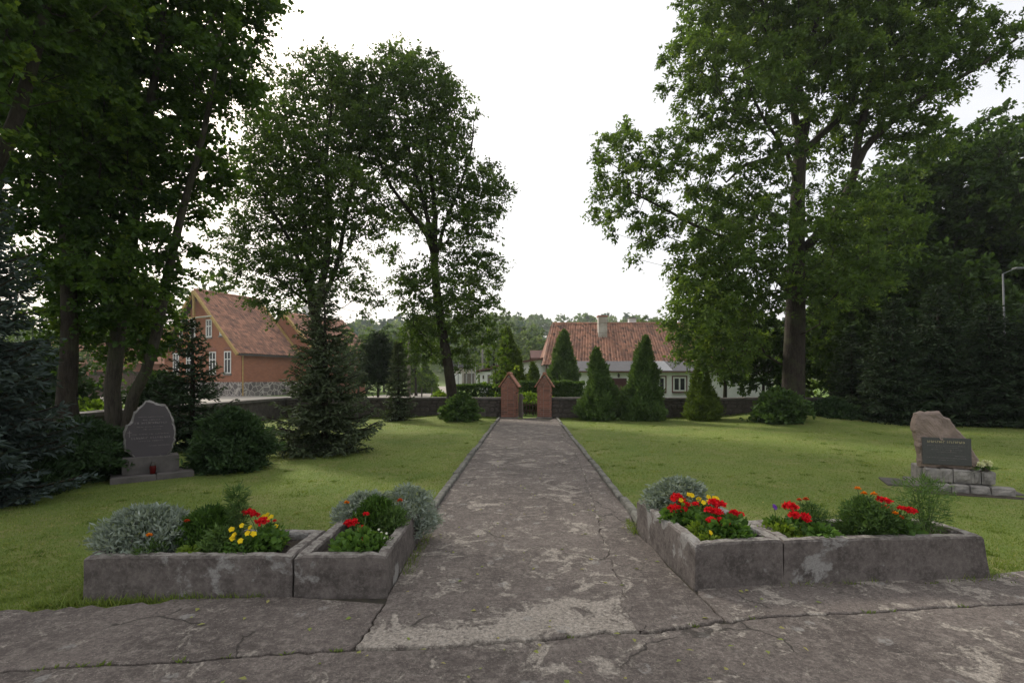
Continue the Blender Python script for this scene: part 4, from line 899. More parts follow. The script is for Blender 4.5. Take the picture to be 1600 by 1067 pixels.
# ------------------------------------------------------------------ brick gate pillars and gate leaf
def pillar(label, cx, cy_, wd, rz, seed):
    t = empty('gate_pillar', (cx, cy_, 0), label, 'gate pillar', rz=rz); rg = random.Random(seed)
    hb = 1.32; ap = 1.73; h2 = wd/2
    core = MB(); core.prism([(-h2+0.012, -0.05), (h2-0.012, -0.05), (h2-0.012, hb-0.02), (0, ap-0.04), (-h2+0.012, hb-0.02)], 'y', -h2+0.012, h2-0.012)
    core.build('core', 'mortar', t, world=False)
    b = MB(); c = 0.077; z = 0.06; r = 0
    MB().box((-h2-0.03, -h2-0.03, -0.05), (h2+0.03, h2+0.03, 0.055), bev=0.015).build('plinth', 'concrete', t, world=False)
    while z < ap-0.10:
        half = h2 if z+c < hb+0.005 else h2*(ap-(z+c))/(ap-hb)
        if half < 0.06: break
        proj = 0.012 if 1.02 < z < 1.10 else 0.0
        for face in range(4):
            if z+c >= hb+0.005 and face in (1, 3): continue
            ca, sa = [(1, 0), (0, 1), (-1, 0), (0, -1)][face]
            L = 0.25 if (r+face) % 2 == 0 else 0.125
            x = -half
            k = 0
            while x < half-0.02:
                l_ = min((0.25 if (k+r) % 2 else 0.125) if r % 2 else 0.25, half-x)
                if k == 0 and r % 2: l_ = min(0.125, 2*half)
                g = 0.005; lo = (x+g, -h2-0.002-proj+rg.uniform(-0.003, 0.003), z+g); hi = (x+l_-g, -h2+0.05, z+c-g)
                rm = Matrix.Rotation(face*math.pi/2, 4, 'Z')
                b.box(lo, hi, max(0.01, min(1, rg.gauss(0.35, 0.28))), rm, bev=0.004); x += l_; k += 1
        z += c; r += 1
    tag(b.build('bricks', 'brick_piece', t, world=False), kind='stuff')
    for s in (-1, 1):
        e = 0.07; a0 = Vector((0, 0, ap+0.01)); d = Vector((s*(h2+e), 0, hb-0.0-e*(ap-hb)/h2)) - a0; nn = Vector((s*(ap-hb), 0, h2)).normalized()
        for q in range(4):     # rows of coping tiles down the slope
            p0 = a0+d*(q/4); p1 = a0+d*((q+1)/4+0.02); l_ = nn*0.012*(1 if q else 1); u_ = nn*0.04
            y0, y1 = -h2-0.045, h2+0.045
            V = [Vector((p0.x, y0, p0.z)), Vector((p1.x, y0, p1.z))+l_, Vector((p1.x, y1, p1.z))+l_, Vector((p0.x, y1, p0.z))]; V = V+[v+u_ for v in V]
            MB().add(V, [(0, 1, 2, 3), (7, 6, 5, 4), (0, 4, 5, 1), (1, 5, 6, 2), (2, 6, 7, 3), (3, 7, 4, 0)]).build('coping_tile', 'tile_cap', t, world=False)
    pts = [(0.075*math.cos(a), ap+0.02+0.07*math.sin(a)) for a in [math.pi*i/6 for i in range(7)]]+[(-0.055, ap+0.015), (0.055, ap+0.015)]
    MB().prism([(p[0], p[1]) for p in pts], 'y', -h2-0.055, h2+0.055).build('ridge_tile', 'tile_cap', t, world=False)
    for z in (0.35, 1.0):
        MB().tube([(h2-0.02, -h2-0.0, z), (h2+0.05, -h2+0.02, z)], 0.02, 6).build('hinge', 'iron_dark', t, world=False)
pillar('brick gate pillar with pitched tile cap left of the opening', -0.085, 20.3, 0.60, R(-9), 3)
pillar('brick gate pillar with pitched tile cap right of the opening', 1.30, 20.35, 0.56, R(-7), 4)
t = empty('gate_leaf', (0.27, 20.1, 0), 'narrow wooden gate leaf standing open against the left pillar', 'gate', rz=R(-80))
for k in range(5): MB().box((0.04+k*0.15, -0.012, 0.06), (0.15+k*0.15, 0.012, 0.98), bev=0.004).build('picket', 'timber_grey', t, world=False)
for z in (0.2, 0.8): MB().box((0.0, 0.014, z), (0.80, 0.05, z+0.08), bev=0.004).build('rail', 'timber_grey', t, world=False)

# ------------------------------------------------------------------ generic house pieces
def window(parent, o, u, w_, h, frame, sash=True, arch=False, nrmv=None, mull=1, surround=None, transom=0.0):
    "window on a wall: o lower left corner (world), u unit vector along the wall, n outward normal"
    n = Vector((u.y, -u.x, 0)); up = Vector((0, 0, 1))
    def bx(a, b, c, d, e, f):  # a..b along u, c..d up, e..f outward
        V = [o+u*x+up*z+n*y for z in (c, d) for (x, y) in ((a, e), (b, e), (b, f), (a, f))]
        return MB().add(V, [(0, 1, 2, 3), (7, 6, 5, 4), (0, 4, 5, 1), (1, 5, 6, 2), (2, 6, 7, 3), (3, 7, 4, 0)])
    fr = bx(0, 0.12, 0, h, -0.02, 0.02)
    for a in ((w_-0.12, w_, 0, h), (0.12, w_-0.12, 0, 0.12), (0.12, w_-0.12, h-0.12, h)):
        m = bx(a[0], a[1], a[2], a[3], -0.02, 0.02); fr.add(m.v, m.f)
    for k in range(mull):
        x = w_*(k+1)/(mull+1); m = bx(x-0.06, x+0.06, 0.1, h-0.1, -0.02, 0.025); fr.add(m.v, m.f)
    if transom:
        m = bx(0.08, w_-0.08, transom, transom+0.09, -0.02, 0.03); fr.add(m.v, m.f)
    fo = fr.build('window', frame, parent)
    xs = [0.08]+[w_*(k+1)/(mull+1) for k in range(mull)]+[w_-0.08]
    for a, b_ in zip(xs[:-1], xs[1:]): bx(a+0.02, b_-0.02, 0.08, h-0.08, -0.03, 0.004).build('pane', 'glass_dark', fo)
    if surround:
        sr = bx(-0.09, 0, -0.09, h+0.09, -0.01, 0.03)
        for a in ((w_, w_+0.09, -0.09, h+0.09), (0, w_, -0.09, 0), (0, w_, h, h+0.09)):
            m = bx(a[0], a[1], a[2], a[3], -0.01, 0.03); sr.add(m.v, m.f)
        sr.build('surround', surround, fo)
    bx(-0.06, w_+0.06, -0.16, -0.095 if surround else -0.01, -0.02, 0.10).build('sill', 'concrete', fo)
    return fo
def tiled(name, parent, A_, B_, C_, D_, pitch, rowh, mat, seed, amp=0.035, dirt=0.3):
    "pantiles on the quad A (eave left) B (eave right) C (ridge right) D (ridge left): each tile its own curved faces"
    rg = np.random.default_rng(seed); A_, B_, C_, D_ = (np.array(v, float) for v in (A_, B_, C_, D_))
    W = max(np.linalg.norm(B_-A_), np.linalg.norm(C_-D_)); H = np.linalg.norm(D_-A_); nc = int(W/pitch); nr = int(H/rowh)
    nv = np.cross(B_-A_, D_-A_); nv /= np.linalg.norm(nv); V = []; F = []; T = []
    prof = [(0.0, 0.25), (0.2, 0.95), (0.42, 0.75), (0.7, -0.15), (1.0, 0.25)]
    for r in range(nr):
        v0 = r/nr; v1 = min(1, (r+1.12)/nr)
        for c in range(nc):
            b0 = len(V); tt = np.clip(rg.normal(dirt, 0.3), 0.01, 1); jz = rg.normal(0, 0.006)
            for vv, lift in ((v0, 0.022), (v1, 0.0)):
                for (s, hgt) in prof:
                    uu = (c+s)/nc; p = (A_*(1-uu)+B_*uu)*(1-vv)+(D_*(1-uu)+C_*uu)*vv+nv*(hgt*amp+lift+jz+0.02); V.append(p); T.append(tt)
            for k in range(4): F.append((b0+k, b0+k+1, b0+6+k, b0+5+k))
            b1 = len(V)
            for k in range(5): V.append(V[b0+k]-nv*0.03); T.append(min(1, tt+0.3))
            for k in range(4): F.append((b1+k, b1+k+1, b0+k+1, b0+k))
    return tag(link(name, poly_mesh(name, np.array(V), np.array(F), mat, np.array(T)), parent), kind='stuff')

# ------------------------------------------------------------------ white house with the red pantile roof
t = empty('white_house', (10, 42, 0), 'long white house with red pantile roof and grey lean-to front', 'house')
x0, x1, yf, yr = 2.75, 20.6, 42.3, 46.6; ez = 2.80; rz_ = 6.55
MB().box((x0+0.25, yf, -0.1), (x1-0.25, yr*2-yf, ez)).build('wall', 'plaster_stained', t)
A_ = (x0-0.2, yf-0.35, ez-0.12); B_ = (x1+0.2, yf-0.35, ez-0.12); C_ = (x1-0.6, yr, rz_); D_ = (x0+0.95, yr, rz_)
MB().add([A_, B_, C_, D_, (x0-0.2, 2*yr-yf+0.35, ez-0.12), (x1+0.2, 2*yr-yf+0.35, ez-0.12)], [(0, 1, 2, 3), (3, 2, 5, 4), (0, 3, 4), (1, 5, 2)]).build('roof', 'roof_brown', t)
tiled('roof_tiles', t, A_, B_, C_, D_, 0.245, 0.30, 'tile_red', 5, 0.085)
tiled('roof_tiles', t, (x0-0.2, 2*yr-yf+0.35, ez-0.12), A_, (x0+0.93, yr, rz_), (x0+0.93, yr, rz_), 0.25, 0.3, 'tile_red', 6, 0.04)
rd = MB()
for k in range(46):
    xa = x0+0.95+k*0.36; rd.tube([(xa, yr, rz_+0.03), (xa+0.38, yr, rz_+0.05)], 0.11, 8, tint=random.uniform(0.05, 0.6))
tag(rd.build('ridge_tiles', 'tile_red', t), kind='stuff')
MB().box((x0-0.15, yf-0.47, ez-0.20), (x0+3.0, yf-0.36, ez-0.09)).build('gutter', 'iron_dark', t)
ch = MB().box((7.6, 44.9, 4.6), (8.35, 45.6, 7.0)).build('chimney', 'plaster_stained', t)
MB().box((7.54, 44.84, 7.0), (8.41, 45.66, 7.12)).build('chimney_cap', 'brick_piece', ch)
ch = MB().box((10.9, 47.6, 5.2), (11.55, 48.2, 7.15)).build('chimney', 'plaster_white', t)
MB().box((10.86, 47.56, 7.15), (11.59, 48.24, 7.24)).build('chimney_cap', 'concrete', ch)
lx0, lx1, ly = 4.9, 20.3, 39.8
MB().prism([(ly, -0.1), (yf+0.05, -0.1), (yf+0.05, 2.85), (ly, 2.12)], 'x', lx0, lx1).build('lean_to_wall', 'plaster_white', t)
lr = MB().add([(lx0-0.2, ly-0.25, 2.17), (lx1+0.2, ly-0.25, 2.17), (lx1+0.2, yf-0.3, 3.02), (lx0-0.2, yf-0.3, 3.02), (lx0-0.2, ly-0.25, 2.11), (lx1+0.2, ly-0.25, 2.11), (lx1+0.2, yf-0.3, 2.93), (lx0-0.2, yf-0.3, 2.93)], [(0, 1, 2, 3), (7, 6, 5, 4), (0, 4, 5, 1), (1, 5, 6, 2), (2, 6, 7, 3), (3, 7, 4, 0)]).build('lean_to_roof', 'roof_felt', t)
xs_ = P(1019, 0, 40).x; xe_ = P(1049, 0, 40).x
MB().add([(xs_, ly-0.2, 2.20), (xe_, ly-0.2, 2.20), (xe_, yf-0.35, 3.02), (xs_, yf-0.35, 3.02)], [(0, 1, 2, 3)]).build('sheet_patch', 'steel_grey', lr)
MB().box((lx0-0.2, ly-0.33, 2.06), (lx1+0.2, ly-0.25, 2.13)).build('fascia', 'trim_brown', t)
dx = P(954.5, 0, ly).x; dw = P(979, 0, ly).x-dx
d = MB().box((dx, ly-0.05, 0.0), (dx+dw, ly+0.02, 1.60)).build('door', 'door_brown', t)
for k in range(3): MB().box((dx+0.06+k*dw/3, ly-0.065, 0.1), (dx+dw/3-0.02+k*dw/3, ly-0.048, 1.52)).build('board', 'door_brown', d)
lam = MB().lathe([(0.03, 0.0), (0.08, 0.05), (0.10, 0.22), (0.06, 0.27), (0.01, 0.33)], (P(966, 0, ly).x, ly-0.14, 1.66), 8).build('wall_lantern', 'iron_dark', t)
MB().box((P(966, 0, ly).x-0.03, ly-0.14, 1.97), (P(966, 0, ly).x+0.03, ly+0.0, 2.0)).build('bracket', 'iron_dark', lam)
for a, b_ in ((1020.5, 1039.5), (1051.5, 1072), (1085, 1104)):
    xa = P(a, 0, ly).x; window(t, Vector((xa, ly, 0.58)), Vector((1, 0, 0)), P(b_, 0, ly).x-xa, 1.13, 'paint_white', surround='trim_brown', mull=1)
MB().tube([(x0+0.05, yf-0.42, 2.6), (x0+0.05, yf-0.1, 2.3), (x0+0.05, yf-0.1, 0.0)], 0.05, 6).build('downpipe', 'trim_brown', t)

# annex with a sloping flat roof
t = empty('annex', (0, 44, 0), 'low white annex with a sloping dark roof left of the red roof', 'house')
ax0, ax1, ay = P(766, 0, 44).x, 2.95, 44.0
za, zb = 2.46, 3.28
MB().prism([(ax0, -0.1), (ax1, -0.1), (ax1, zb), (ax0, za)], 'y', ay, ay+5).build('wall', 'plaster_white', t)
MB().prism([(ax0-0.3, za-0.04), (ax1, zb+0.0), (ax1, zb+0.16), (ax0-0.3, za+0.12)], 'y', ay-0.35, ay+5.2).build('roof', 'roof_brown', t)
xa = P(811.5, 0, ay).x; window(t, Vector((xa, ay, 1.0)), Vector((1, 0, 0)), 0.95, 1.1, 'paint_white', mull=1)
xa = P(779, 0, ay).x; window(t, Vector((xa, ay, 1.0)), Vector((1, 0, 0)), 0.7, 1.0, 'paint_white', mull=1)
t = empty('white_shed', (-2.2, 43, 0), 'small white shed with dark flat roof left of the annex', 'shed')
sx0, sx1 = P(750, 0, 43).x, P(767, 0, 43).x
MB().box((sx0, 43, -0.1), (sx1, 46, 2.15)).build('wall', 'plaster_white', t)
MB().prism([(sx0-0.3, 2.12), (sx1+0.3, 2.44), (sx1+0.3, 2.58), (sx0-0.3, 2.26)], 'y', 42.7, 46.3).build('roof', 'roof_brown', t)
MB().box((sx0+0.22, 42.95, 1.55), (sx0+0.34, 42.99, 1.85)).build('vent', 'iron_dark', t)
MB().box((sx1-0.28, 42.96, 0.0), (sx1-0.06, 42.99, 1.9)).build('door', 'timber_grey', t)
# long garage block farther back
t = empty('garage_block', (-7, 78, 0), 'long pale garage block with grey roof in the valley', 'garage')
gx0, gx1 = P(700, 0, 78).x, P(764, 0, 78).x
MB().box((gx0, 78, -0.1), (gx1, 84, 3.3)).build('wall', 'plaster_stained', t)
MB().box((gx0-0.4, 77.5, 3.3), (gx1+0.4, 84.5, 3.75)).build('roof', 'roof_felt', t)
for k in range(3):
    MB().box((gx0+0.5+k*1.9, 77.93, 0.0), (gx0+2.1+k*1.9, 77.99, 2.4)).build('door', 'timber_grey' if k % 2 else 'plaster_white', t)
t = empty('field_shed', (3, 62, 0), 'dark shed with brown pitched roof left of the red roof', 'shed')
fx0, fx1 = P(829, 0, 62).x, P(862, 0, 62).x
MB().box((fx0+0.2, 62, -0.1), (fx1, 65, 4.2)).build('wall', 'timber_dark', t)
MB().prism([(61.6, 4.1), (63.5, 5.1), (65.4, 4.1), (65.4, 3.95), (63.5, 4.95), (61.6, 3.95)], 'x', fx0, fx1+0.3).build('roof', 'roof_brown', t)
t = empty('white_van', P(768, 0, 88), 'tiny white van parked on the slope behind the annex', 'van')
bz = 8.0; pv = P(768, 535, 110)
t.location = (pv.x, pv.y, pv.z-1.0)
b = MB(); b.prism([(-2.1, 0.4), (2.3, 0.4), (2.3, 1.1), (1.7, 1.25), (1.2, 2.0), (-2.1, 2.05)], 'y', -0.9, 0.9); b.build('body', 'paint_white', t, world=False)
MB().prism([(1.18, 1.3), (1.62, 1.3), (1.15, 1.9), (0.5, 1.9), (0.5, 1.3)], 'y', -0.91, 0.91).build('glass', 'glass_dark', t, world=False)
for q in (-1.4, 1.5):
    for s in (-0.92, 0.80):
        b = MB(); b.prism([(q+0.35*math.cos(a), 0.35+0.35*math.sin(a)) for a in [i*math.pi/5 for i in range(10)]], 'y', s, s+0.12); b.build('wheel', 'iron_dark', t, world=False)

# ------------------------------------------------------------------ brick house on the left
K = Vector((-24.85, 47.0, 0)); u = Vector((-0.893, 0.45, 0)).normalized(); s_ = Vector((0.45, 0.893, 0)).normalized(); GW = 12.0; SL = 6.2
brickmat('brick_gable', (0.34, 0.126, 0.066), (0.265, 0.098, 0.055), (0.28, 0.18, 0.125), (u.x, u.y), None)
brickmat('brick_side', (0.34, 0.126, 0.066), (0.265, 0.098, 0.055), (0.28, 0.18, 0.125), (s_.x, s_.y), None)
t = empty('brick_house', K, 'red brick house with steep tiled gable roof behind the left trees', 'house')
up = Vector((0, 0, 1)); ez, az = 4.25, 10.0
def q3(a, b_, z): return K+u*a+s_*b_+up*z
MB().add([q3(0, 0, 1.25), q3(GW, 0, 1.25), q3(GW, 0, ez), q3(GW/2, 0, az-0.15), q3(0, 0, ez)], [(0, 1, 2, 3, 4)]).build('gable_wall', 'brick_gable', t)
MB().add([q3(0, 0, 1.25), q3(0, SL+9, 1.25), q3(0, SL+9, ez), q3(0, 0, ez)], [(0, 1, 2, 3)]).build('side_wall', 'brick_side', t)
pl = MB()
for (a0, a1, b0, b1) in ((-0.06, GW+0.06, -0.06, 0.5), (-0.06, 0.5, 0.5, SL+9)):
    V = [q3(a0, b0, -0.2), q3(a1, b0, -0.2), q3(a1, b1, -0.2), q3(a0, b1, -0.2)]; V += [v+up*1.46 for v in V]; pl.add(V, [(0, 1, 2, 3), (7, 6, 5, 4), (0, 4, 5, 1), (1, 5, 6, 2), (2, 6, 7, 3), (3, 7, 4, 0)])
pl.build('plinth', 'field_stone', t)
ov = -0.62
def slope(a, b_, dz=0.0): return q3(a, b_, 0)
sl = (az-ez)/(GW/2)
E0 = q3(-0.45, ov, ez-0.45*sl+0.05); E1 = q3(-0.45, SL, ez-0.45*sl+0.05); R0 = q3(GW/2, ov, az+0.05); R1 = q3(GW/2, SL, az+0.05); W0 = q3(GW+0.45, ov, ez-0.45*sl+0.05); W1 = q3(GW+0.45, SL, ez-0.45*sl+0.05)
MB().add([E0, E1, R1, R0, W0, W1], [(0, 1, 2, 3), (3, 2, 5, 4)]).build('roof', 'timber_dark', t)
tiled('roof_tiles', t, E0, E1, R1, R0, 0.26, 0.33, 'tile_red', 15, 0.06, 0.3)
tiled('roof_tiles', t, W1, W0, R0, R1, 0.26, 0.33, 'tile_red', 16, 0.04, 0.28)
rd = MB(); nseg = 16
for k in range(nseg):
    a = R0.lerp(R1, k/nseg); b_ = R0.lerp(R1, (k+1.05)/nseg); rd.tube([a+up*0.06, b_+up*0.08], 0.13, 8, tint=random.uniform(0.02, 0.4))
tag(rd.build('ridge_tiles', 'tile_red', t), kind='stuff')
def beam(a, b_, r, mat, name, par):
    d = (b_-a).normalized(); sd_ = d.cross(up); sd_ = sd_.normalized() if sd_.length > 1e-3 else Vector((1, 0, 0)); n2 = d.cross(sd_).normalized()
    V = [p+sd_*x*r+n2*y*r for p in (a, b_) for x, y in ((-1, -1), (1, -1), (1, 1), (-1, 1))]
    return MB().add(V, [(0, 1, 2, 3), (7, 6, 5, 4), (0, 4, 5, 1), (1, 5, 6, 2), (2, 6, 7, 3), (3, 7, 4, 0)]).build(name, mat, par)
f_ = -s_*0.06
beam(E0-up*0.12+f_, R0-up*0.10+f_, 0.12, 'trim_ochre', 'verge_board', t); beam(W0-up*0.12+f_, R0-up*0.10+f_, 0.12, 'trim_ochre', 'verge_board', t)
beam(E1+up*0.06, R1+up*0.08, 0.13, 'trim_ochre', 'verge_board', t)
g0 = q3(GW/2-2.6, ov-0.04, az-2.6*sl-0.1); g1 = q3(GW/2+2.6, ov-0.04, az-2.6*sl-0.1)
beam(g0, g1, 0.09, 'trim_ochre', 'tie_beam', t); beam(q3(GW/2, ov-0.04, az-2.5*sl), R0-up*0.2+f_, 0.09, 'trim_ochre', 'king_post', t)
beam(E0-up*0.1-u*0.02, E1-up*0.1-u*0.02, 0.08, 'iron_dark', 'gutter', t)
MB().tube([q3(-0.30, 0.1, ez-0.35), q3(-0.08, 0.1, ez-0.7), q3(-0.08, 0.1, 0.0)], 0.06, 6).build('downpipe', 'trim_ochre', t)
for a, z0_, ww, hh, tr in ((1.93, 2.05, 1.0, 2.1, 1.3), (4.15, 2.05, 1.0, 2.1, 1.3), (7.8, 2.05, 1.0, 2.1, 1.3), (10.0, 2.05, 1.0, 2.1, 1.3), (4.72, 5.55, 0.9, 1.7, 1.0), (7.28, 5.55, 0.9, 1.7, 1.0), (2.83, 5.65, 0.55, 0.85, 0), (9.17, 5.65, 0.55, 0.85, 0)):
    wo = window(t, q3(a+ww/2, -0.02, z0_), -u, ww, hh, 'paint_white', mull=1 if ww > 0.6 else 0, transom=tr)
    # flat brick arch over the opening
    ar = MB(); m = 9
    for k in range(m):
        f = (k+0.5)/m; a_ = a+ww/2-ww*f; hz = z0_+hh+0.03+0.16*math.sin(math.pi*f); V = []
        for dz in (0, 0.24):
            for (xx_, yy_) in ((-ww/m*0.46, -0.05), (ww/m*0.46, -0.05), (ww/m*0.46, 0.05), (-ww/m*0.46, 0.05)): V.append(q3(a_+xx_, yy_, hz+dz))
        ar.add(V, [(0, 1, 2, 3), (7, 6, 5, 4), (0, 4, 5, 1), (1, 5, 6, 2), (2, 6, 7, 3), (3, 7, 4, 0)], random.uniform(0.1, 0.5))
    tag(ar.build('brick_arch', 'brick_piece', wo), kind='stuff')
# right wing with its own roof
wg = [q3(-1.8, SL+0.3, 0), q3(-1.8, SL+8, 0), q3(6, SL+8, 0), q3(6, SL+0.3, 0)]
V = [p+up*(-0.1) for p in wg]+[p+up*4.6 for p in wg]
MB().add(V, [(0, 1, 5, 4), (1, 2, 6, 5), (2, 3, 7, 6), (3, 0, 4, 7), (4, 5, 6, 7)]).build('wing_wall', 'brick_side', t)
wa = q3(-2.4, SL+0.0, 4.5); wb = q3(-2.4, SL+8.6, 4.5); wc = q3(2.4, SL+8.6, 8.6); wd_ = q3(2.4, SL+0.0, 8.6)
MB().add([wa, wb, wc, wd_, q3(7, SL, 4.5), q3(7, SL+8.6, 4.5)], [(0, 1, 2, 3), (3, 2, 5, 4)]).build('wing_roof', 'timber_dark', t)
MB().add([q3(-1.8, SL+0.28, 4.5), q3(2.4, SL+0.28, 8.4), q3(6.4, SL+0.28, 4.6)], [(0, 1, 2)]).build('wing_gable', 'brick_gable', t)
tiled('wing_tiles', t, wa, wb, wc, wd_, 0.27, 0.34, 'tile_red', 17, 0.04, 0.28)
beam(wa+up*0.05, wd_+up*0.05, 0.13, 'trim_ochre', 'verge_board', t)
ch = MB(); V = [q3(a, b_, z) for z in (7.6, 9.6) for a, b_ in ((2.0, 9.5), (2.0, 10.4), (3.0, 10.4), (3.0, 9.5))]
ch.add(V, [(0, 1, 5, 4), (1, 2, 6, 5), (2, 3, 7, 6), (3, 0, 4, 7), (4, 5, 6, 7)]).build('chimney', 'plaster_white', t)
# far building seen between the trunks, left edge
t = empty('barn', (-50, 62, 0), 'low brick barn with red roof seen between the left trunks', 'barn')
bx0, bx1 = P(60, 0, 60).x, P(285, 0, 60).x
MB().box((bx0, 60, -0.1), (bx1, 68, 3.4)).build('wall', 'brick_piece', t)
MB().add([(bx0-0.5, 59.5, 3.3), (bx1+0.5, 59.5, 3.3), (bx1+0.5, 64, 8.2), (bx0-0.5, 64, 8.2), (bx0-0.5, 68.5, 3.3), (bx1+0.5, 68.5, 3.3)], [(0, 1, 2, 3), (3, 2, 5, 4), (0, 3, 4), (1, 5, 2)]).build('roof', 'tile_red', t)
for k in range(4): MB().box((bx0+2+k*4, 59.9, 0), (bx0+4+k*4, 59.97, 2.4)).build('door', 'timber_dark', t)
t = empty('board_fence', (-30, 44, 0), 'reddish board fence across the road behind the maple trunks', 'fence')
for k in range(30):
    fx = -38.5+k*0.2; MB().box((fx, 44, 0.0), (fx+0.18, 44.03, 1.85+random.uniform(-0.02, 0.02))).build('board', 'timber_dark', t)
MB().box((-38.5, 44.035, 0.3), (-32.5, 44.08, 0.4)).build('rail', 'trim_brown', t); MB().box((-38.5, 44.035, 1.4), (-32.5, 44.08, 1.5)).build('rail', 'trim_brown', t)
# ------------------------------------------------------------------ planters
def planter_mat():
    m = bpy.data.materials.new('planter_render'); t, o = nodes_of(m); v = wpos(t)
    n1 = noise(t, v, 5.0, 10, 0.78, 0.0); n2 = noise(t, v, 32, 5, 0.8); n3 = noise(t, v, 90, 3, 0.6)
    base = mixc(t, bw(t, n1, 0.36, 0.66), (0.062, 0.053, 0.049), (0.150, 0.130, 0.120))
    base = mixc(t, mth(t, 'MULTIPLY', bw(t, n2, 0.45, 0.65), 0.55), base, (0.19, 0.17, 0.155))
    pn = N(t, 'ShaderNodeMapping'); pn.inputs['Location'].default_value = (3.3, 8.1, 2.2); t.links.new(v, pn.inputs[0])
    peel = noise(t, pn.outputs[0], 2.6, 9, 0.62, 0.15)
    col = mixc(t, bw(t, peel, 0.575, 0.62), base, mixc(t, bw(t, n3, 0.3, 0.7), (0.20, 0.19, 0.18), (0.29, 0.28, 0.265)))
    # blotchy paler tone where the surface faces up
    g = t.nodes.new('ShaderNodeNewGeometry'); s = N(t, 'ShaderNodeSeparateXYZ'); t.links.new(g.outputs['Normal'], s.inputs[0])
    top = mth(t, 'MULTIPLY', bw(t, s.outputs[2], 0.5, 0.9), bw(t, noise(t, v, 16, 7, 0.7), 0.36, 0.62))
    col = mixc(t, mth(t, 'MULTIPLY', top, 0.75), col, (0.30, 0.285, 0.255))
    col = mixc(t, mth(t, 'MULTIPLY', bw(t, noise(t, v, 45, 4, 0.7), 0.58, 0.72), 0.5), col, (0.06, 0.055, 0.05))
    h = mth(t, 'ADD', mth(t, 'MULTIPLY', n3, 0.6), mth(t, 'MULTIPLY', bw(t, peel, 0.60, 0.615), -0.8))
    finish(t, o, col, 0.9, h, 0.7, 0.008, 0.2); M['planter_render'] = m
planter_mat()
def planter(label, c, h, soil, seed, t_=0.09, batter=0.0):
    "c: four ground corners front-left, front-right, back-right, back-left"
    c = [Vector((*p, 0)) for p in c]; rg = random.Random(seed); ce = sum(c, Vector())/4
    t = empty('planter', ce, label, 'planter')
    w_ = (c[1]-c[0]).length; d_ = (c[3]-c[0]).length
    def bil(u, v_): return (c[0]*(1-u)+c[1]*u)*(1-v_)+(c[3]*(1-u)+c[2]*u)*v_
    def loop(ins, z, jit):
        pts = []; nx, ny = max(4, int(w_/0.05)), max(4, int(d_/0.05)); iu, iv = ins/w_, ins/d_
        prm = [(i/nx, 0) for i in range(nx)]+[(1, i/ny) for i in range(ny)]+[(1-i/nx, 1) for i in range(nx)]+[(0, 1-i/ny) for i in range(ny)]
        for (a, b) in prm:
            q = bil(iu+(1-2*iu)*a, iv+(1-2*iv)*b)
            x = q.x-batter*max(0, a-0.93)/0.07*z if batter else q.x
            pts.append((x+rg.gauss(0, jit), q.y+rg.gauss(0, jit), z+rg.gauss(0, jit)+(-0.01*math.exp(-min(a, 1-a, 1) * 20) * math.exp(-min(b, 1-b)*20) if z > h-0.02 else 0)))
        return pts
    L = [loop(-0.006, -0.03, 0.001), loop(-0.004, 0.02, 0.002), loop(0.0, h*0.5, 0.0012), loop(0.0, h-0.016, 0.0015), loop(0.010, h, 0.0018), loop(t_-0.010, h, 0.0018), loop(t_, h-0.016, 0.0025), loop(t_, soil-0.05, 0.001)]
    b = MB(); n = len(L[0]); vs = [p for l in L for p in l]
    b.add(vs, [(k*n+i, k*n+(i+1) % n, (k+1)*n+(i+1) % n, (k+1)*n+i) for k in range(len(L)-1) for i in range(n)])
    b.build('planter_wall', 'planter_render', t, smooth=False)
    nx, ny = 26, 14; V = []; F = []
    for j in range(ny+1):
        for i in range(nx+1):
            iu, iv = (t_-0.02)/w_, (t_-0.02)/d_; q = bil(iu+(1-2*iu)*i/nx, iv+(1-2*iv)*j/ny); V.append((q.x, q.y, soil+rg.gauss(0, 0.007)))
    F = [(j*(nx+1)+i, j*(nx+1)+i+1, (j+1)*(nx+1)+i+1, (j+1)*(nx+1)+i) for j in range(ny) for i in range(nx)]
    MB().add(V, F).build('soil', 'soil', t, smooth=True)
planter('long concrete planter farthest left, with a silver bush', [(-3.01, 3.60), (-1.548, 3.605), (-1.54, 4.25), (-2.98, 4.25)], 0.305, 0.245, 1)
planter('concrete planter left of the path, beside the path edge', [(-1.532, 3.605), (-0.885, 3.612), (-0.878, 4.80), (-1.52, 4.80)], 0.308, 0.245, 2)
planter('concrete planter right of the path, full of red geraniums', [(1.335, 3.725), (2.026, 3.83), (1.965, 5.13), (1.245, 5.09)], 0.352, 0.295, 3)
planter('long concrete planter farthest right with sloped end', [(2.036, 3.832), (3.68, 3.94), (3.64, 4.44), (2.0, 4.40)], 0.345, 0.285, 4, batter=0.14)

# ------------------------------------------------------------------ plants in the planters
leafmat('leaf_silver', (0.121, 0.157, 0.127), (0.304, 0.349, 0.304), 0.15, (0.445, 0.486, 0.445), 0.8)
leafmat('leaf_dwarf', (0.025, 0.057, 0.014), (0.069, 0.132, 0.023), 0.15, (0.115, 0.184, 0.034), 0.6)
leafmat('leaf_feather', (0.046, 0.086, 0.029), (0.109, 0.178, 0.057), 0.3, (0.149, 0.230, 0.081), 0.6)
leafmat('leaf_geranium', (0.046, 0.098, 0.023), (0.103, 0.190, 0.040), 0.3, (0.172, 0.253, 0.069), 0.55)
leafmat('leaf_lime', (0.103, 0.161, 0.023), (0.218, 0.299, 0.046), 0.3, (0.345, 0.391, 0.081), 0.55)
leafmat('petal_red', (0.42, 0.006, 0.012), (0.68, 0.012, 0.022), 0.2, (0.75, 0.03, 0.04), 0.6)
leafmat('petal_yellow', (0.62, 0.42, 0.01), (0.80, 0.62, 0.02), 0.2, (0.85, 0.70, 0.05), 0.6)
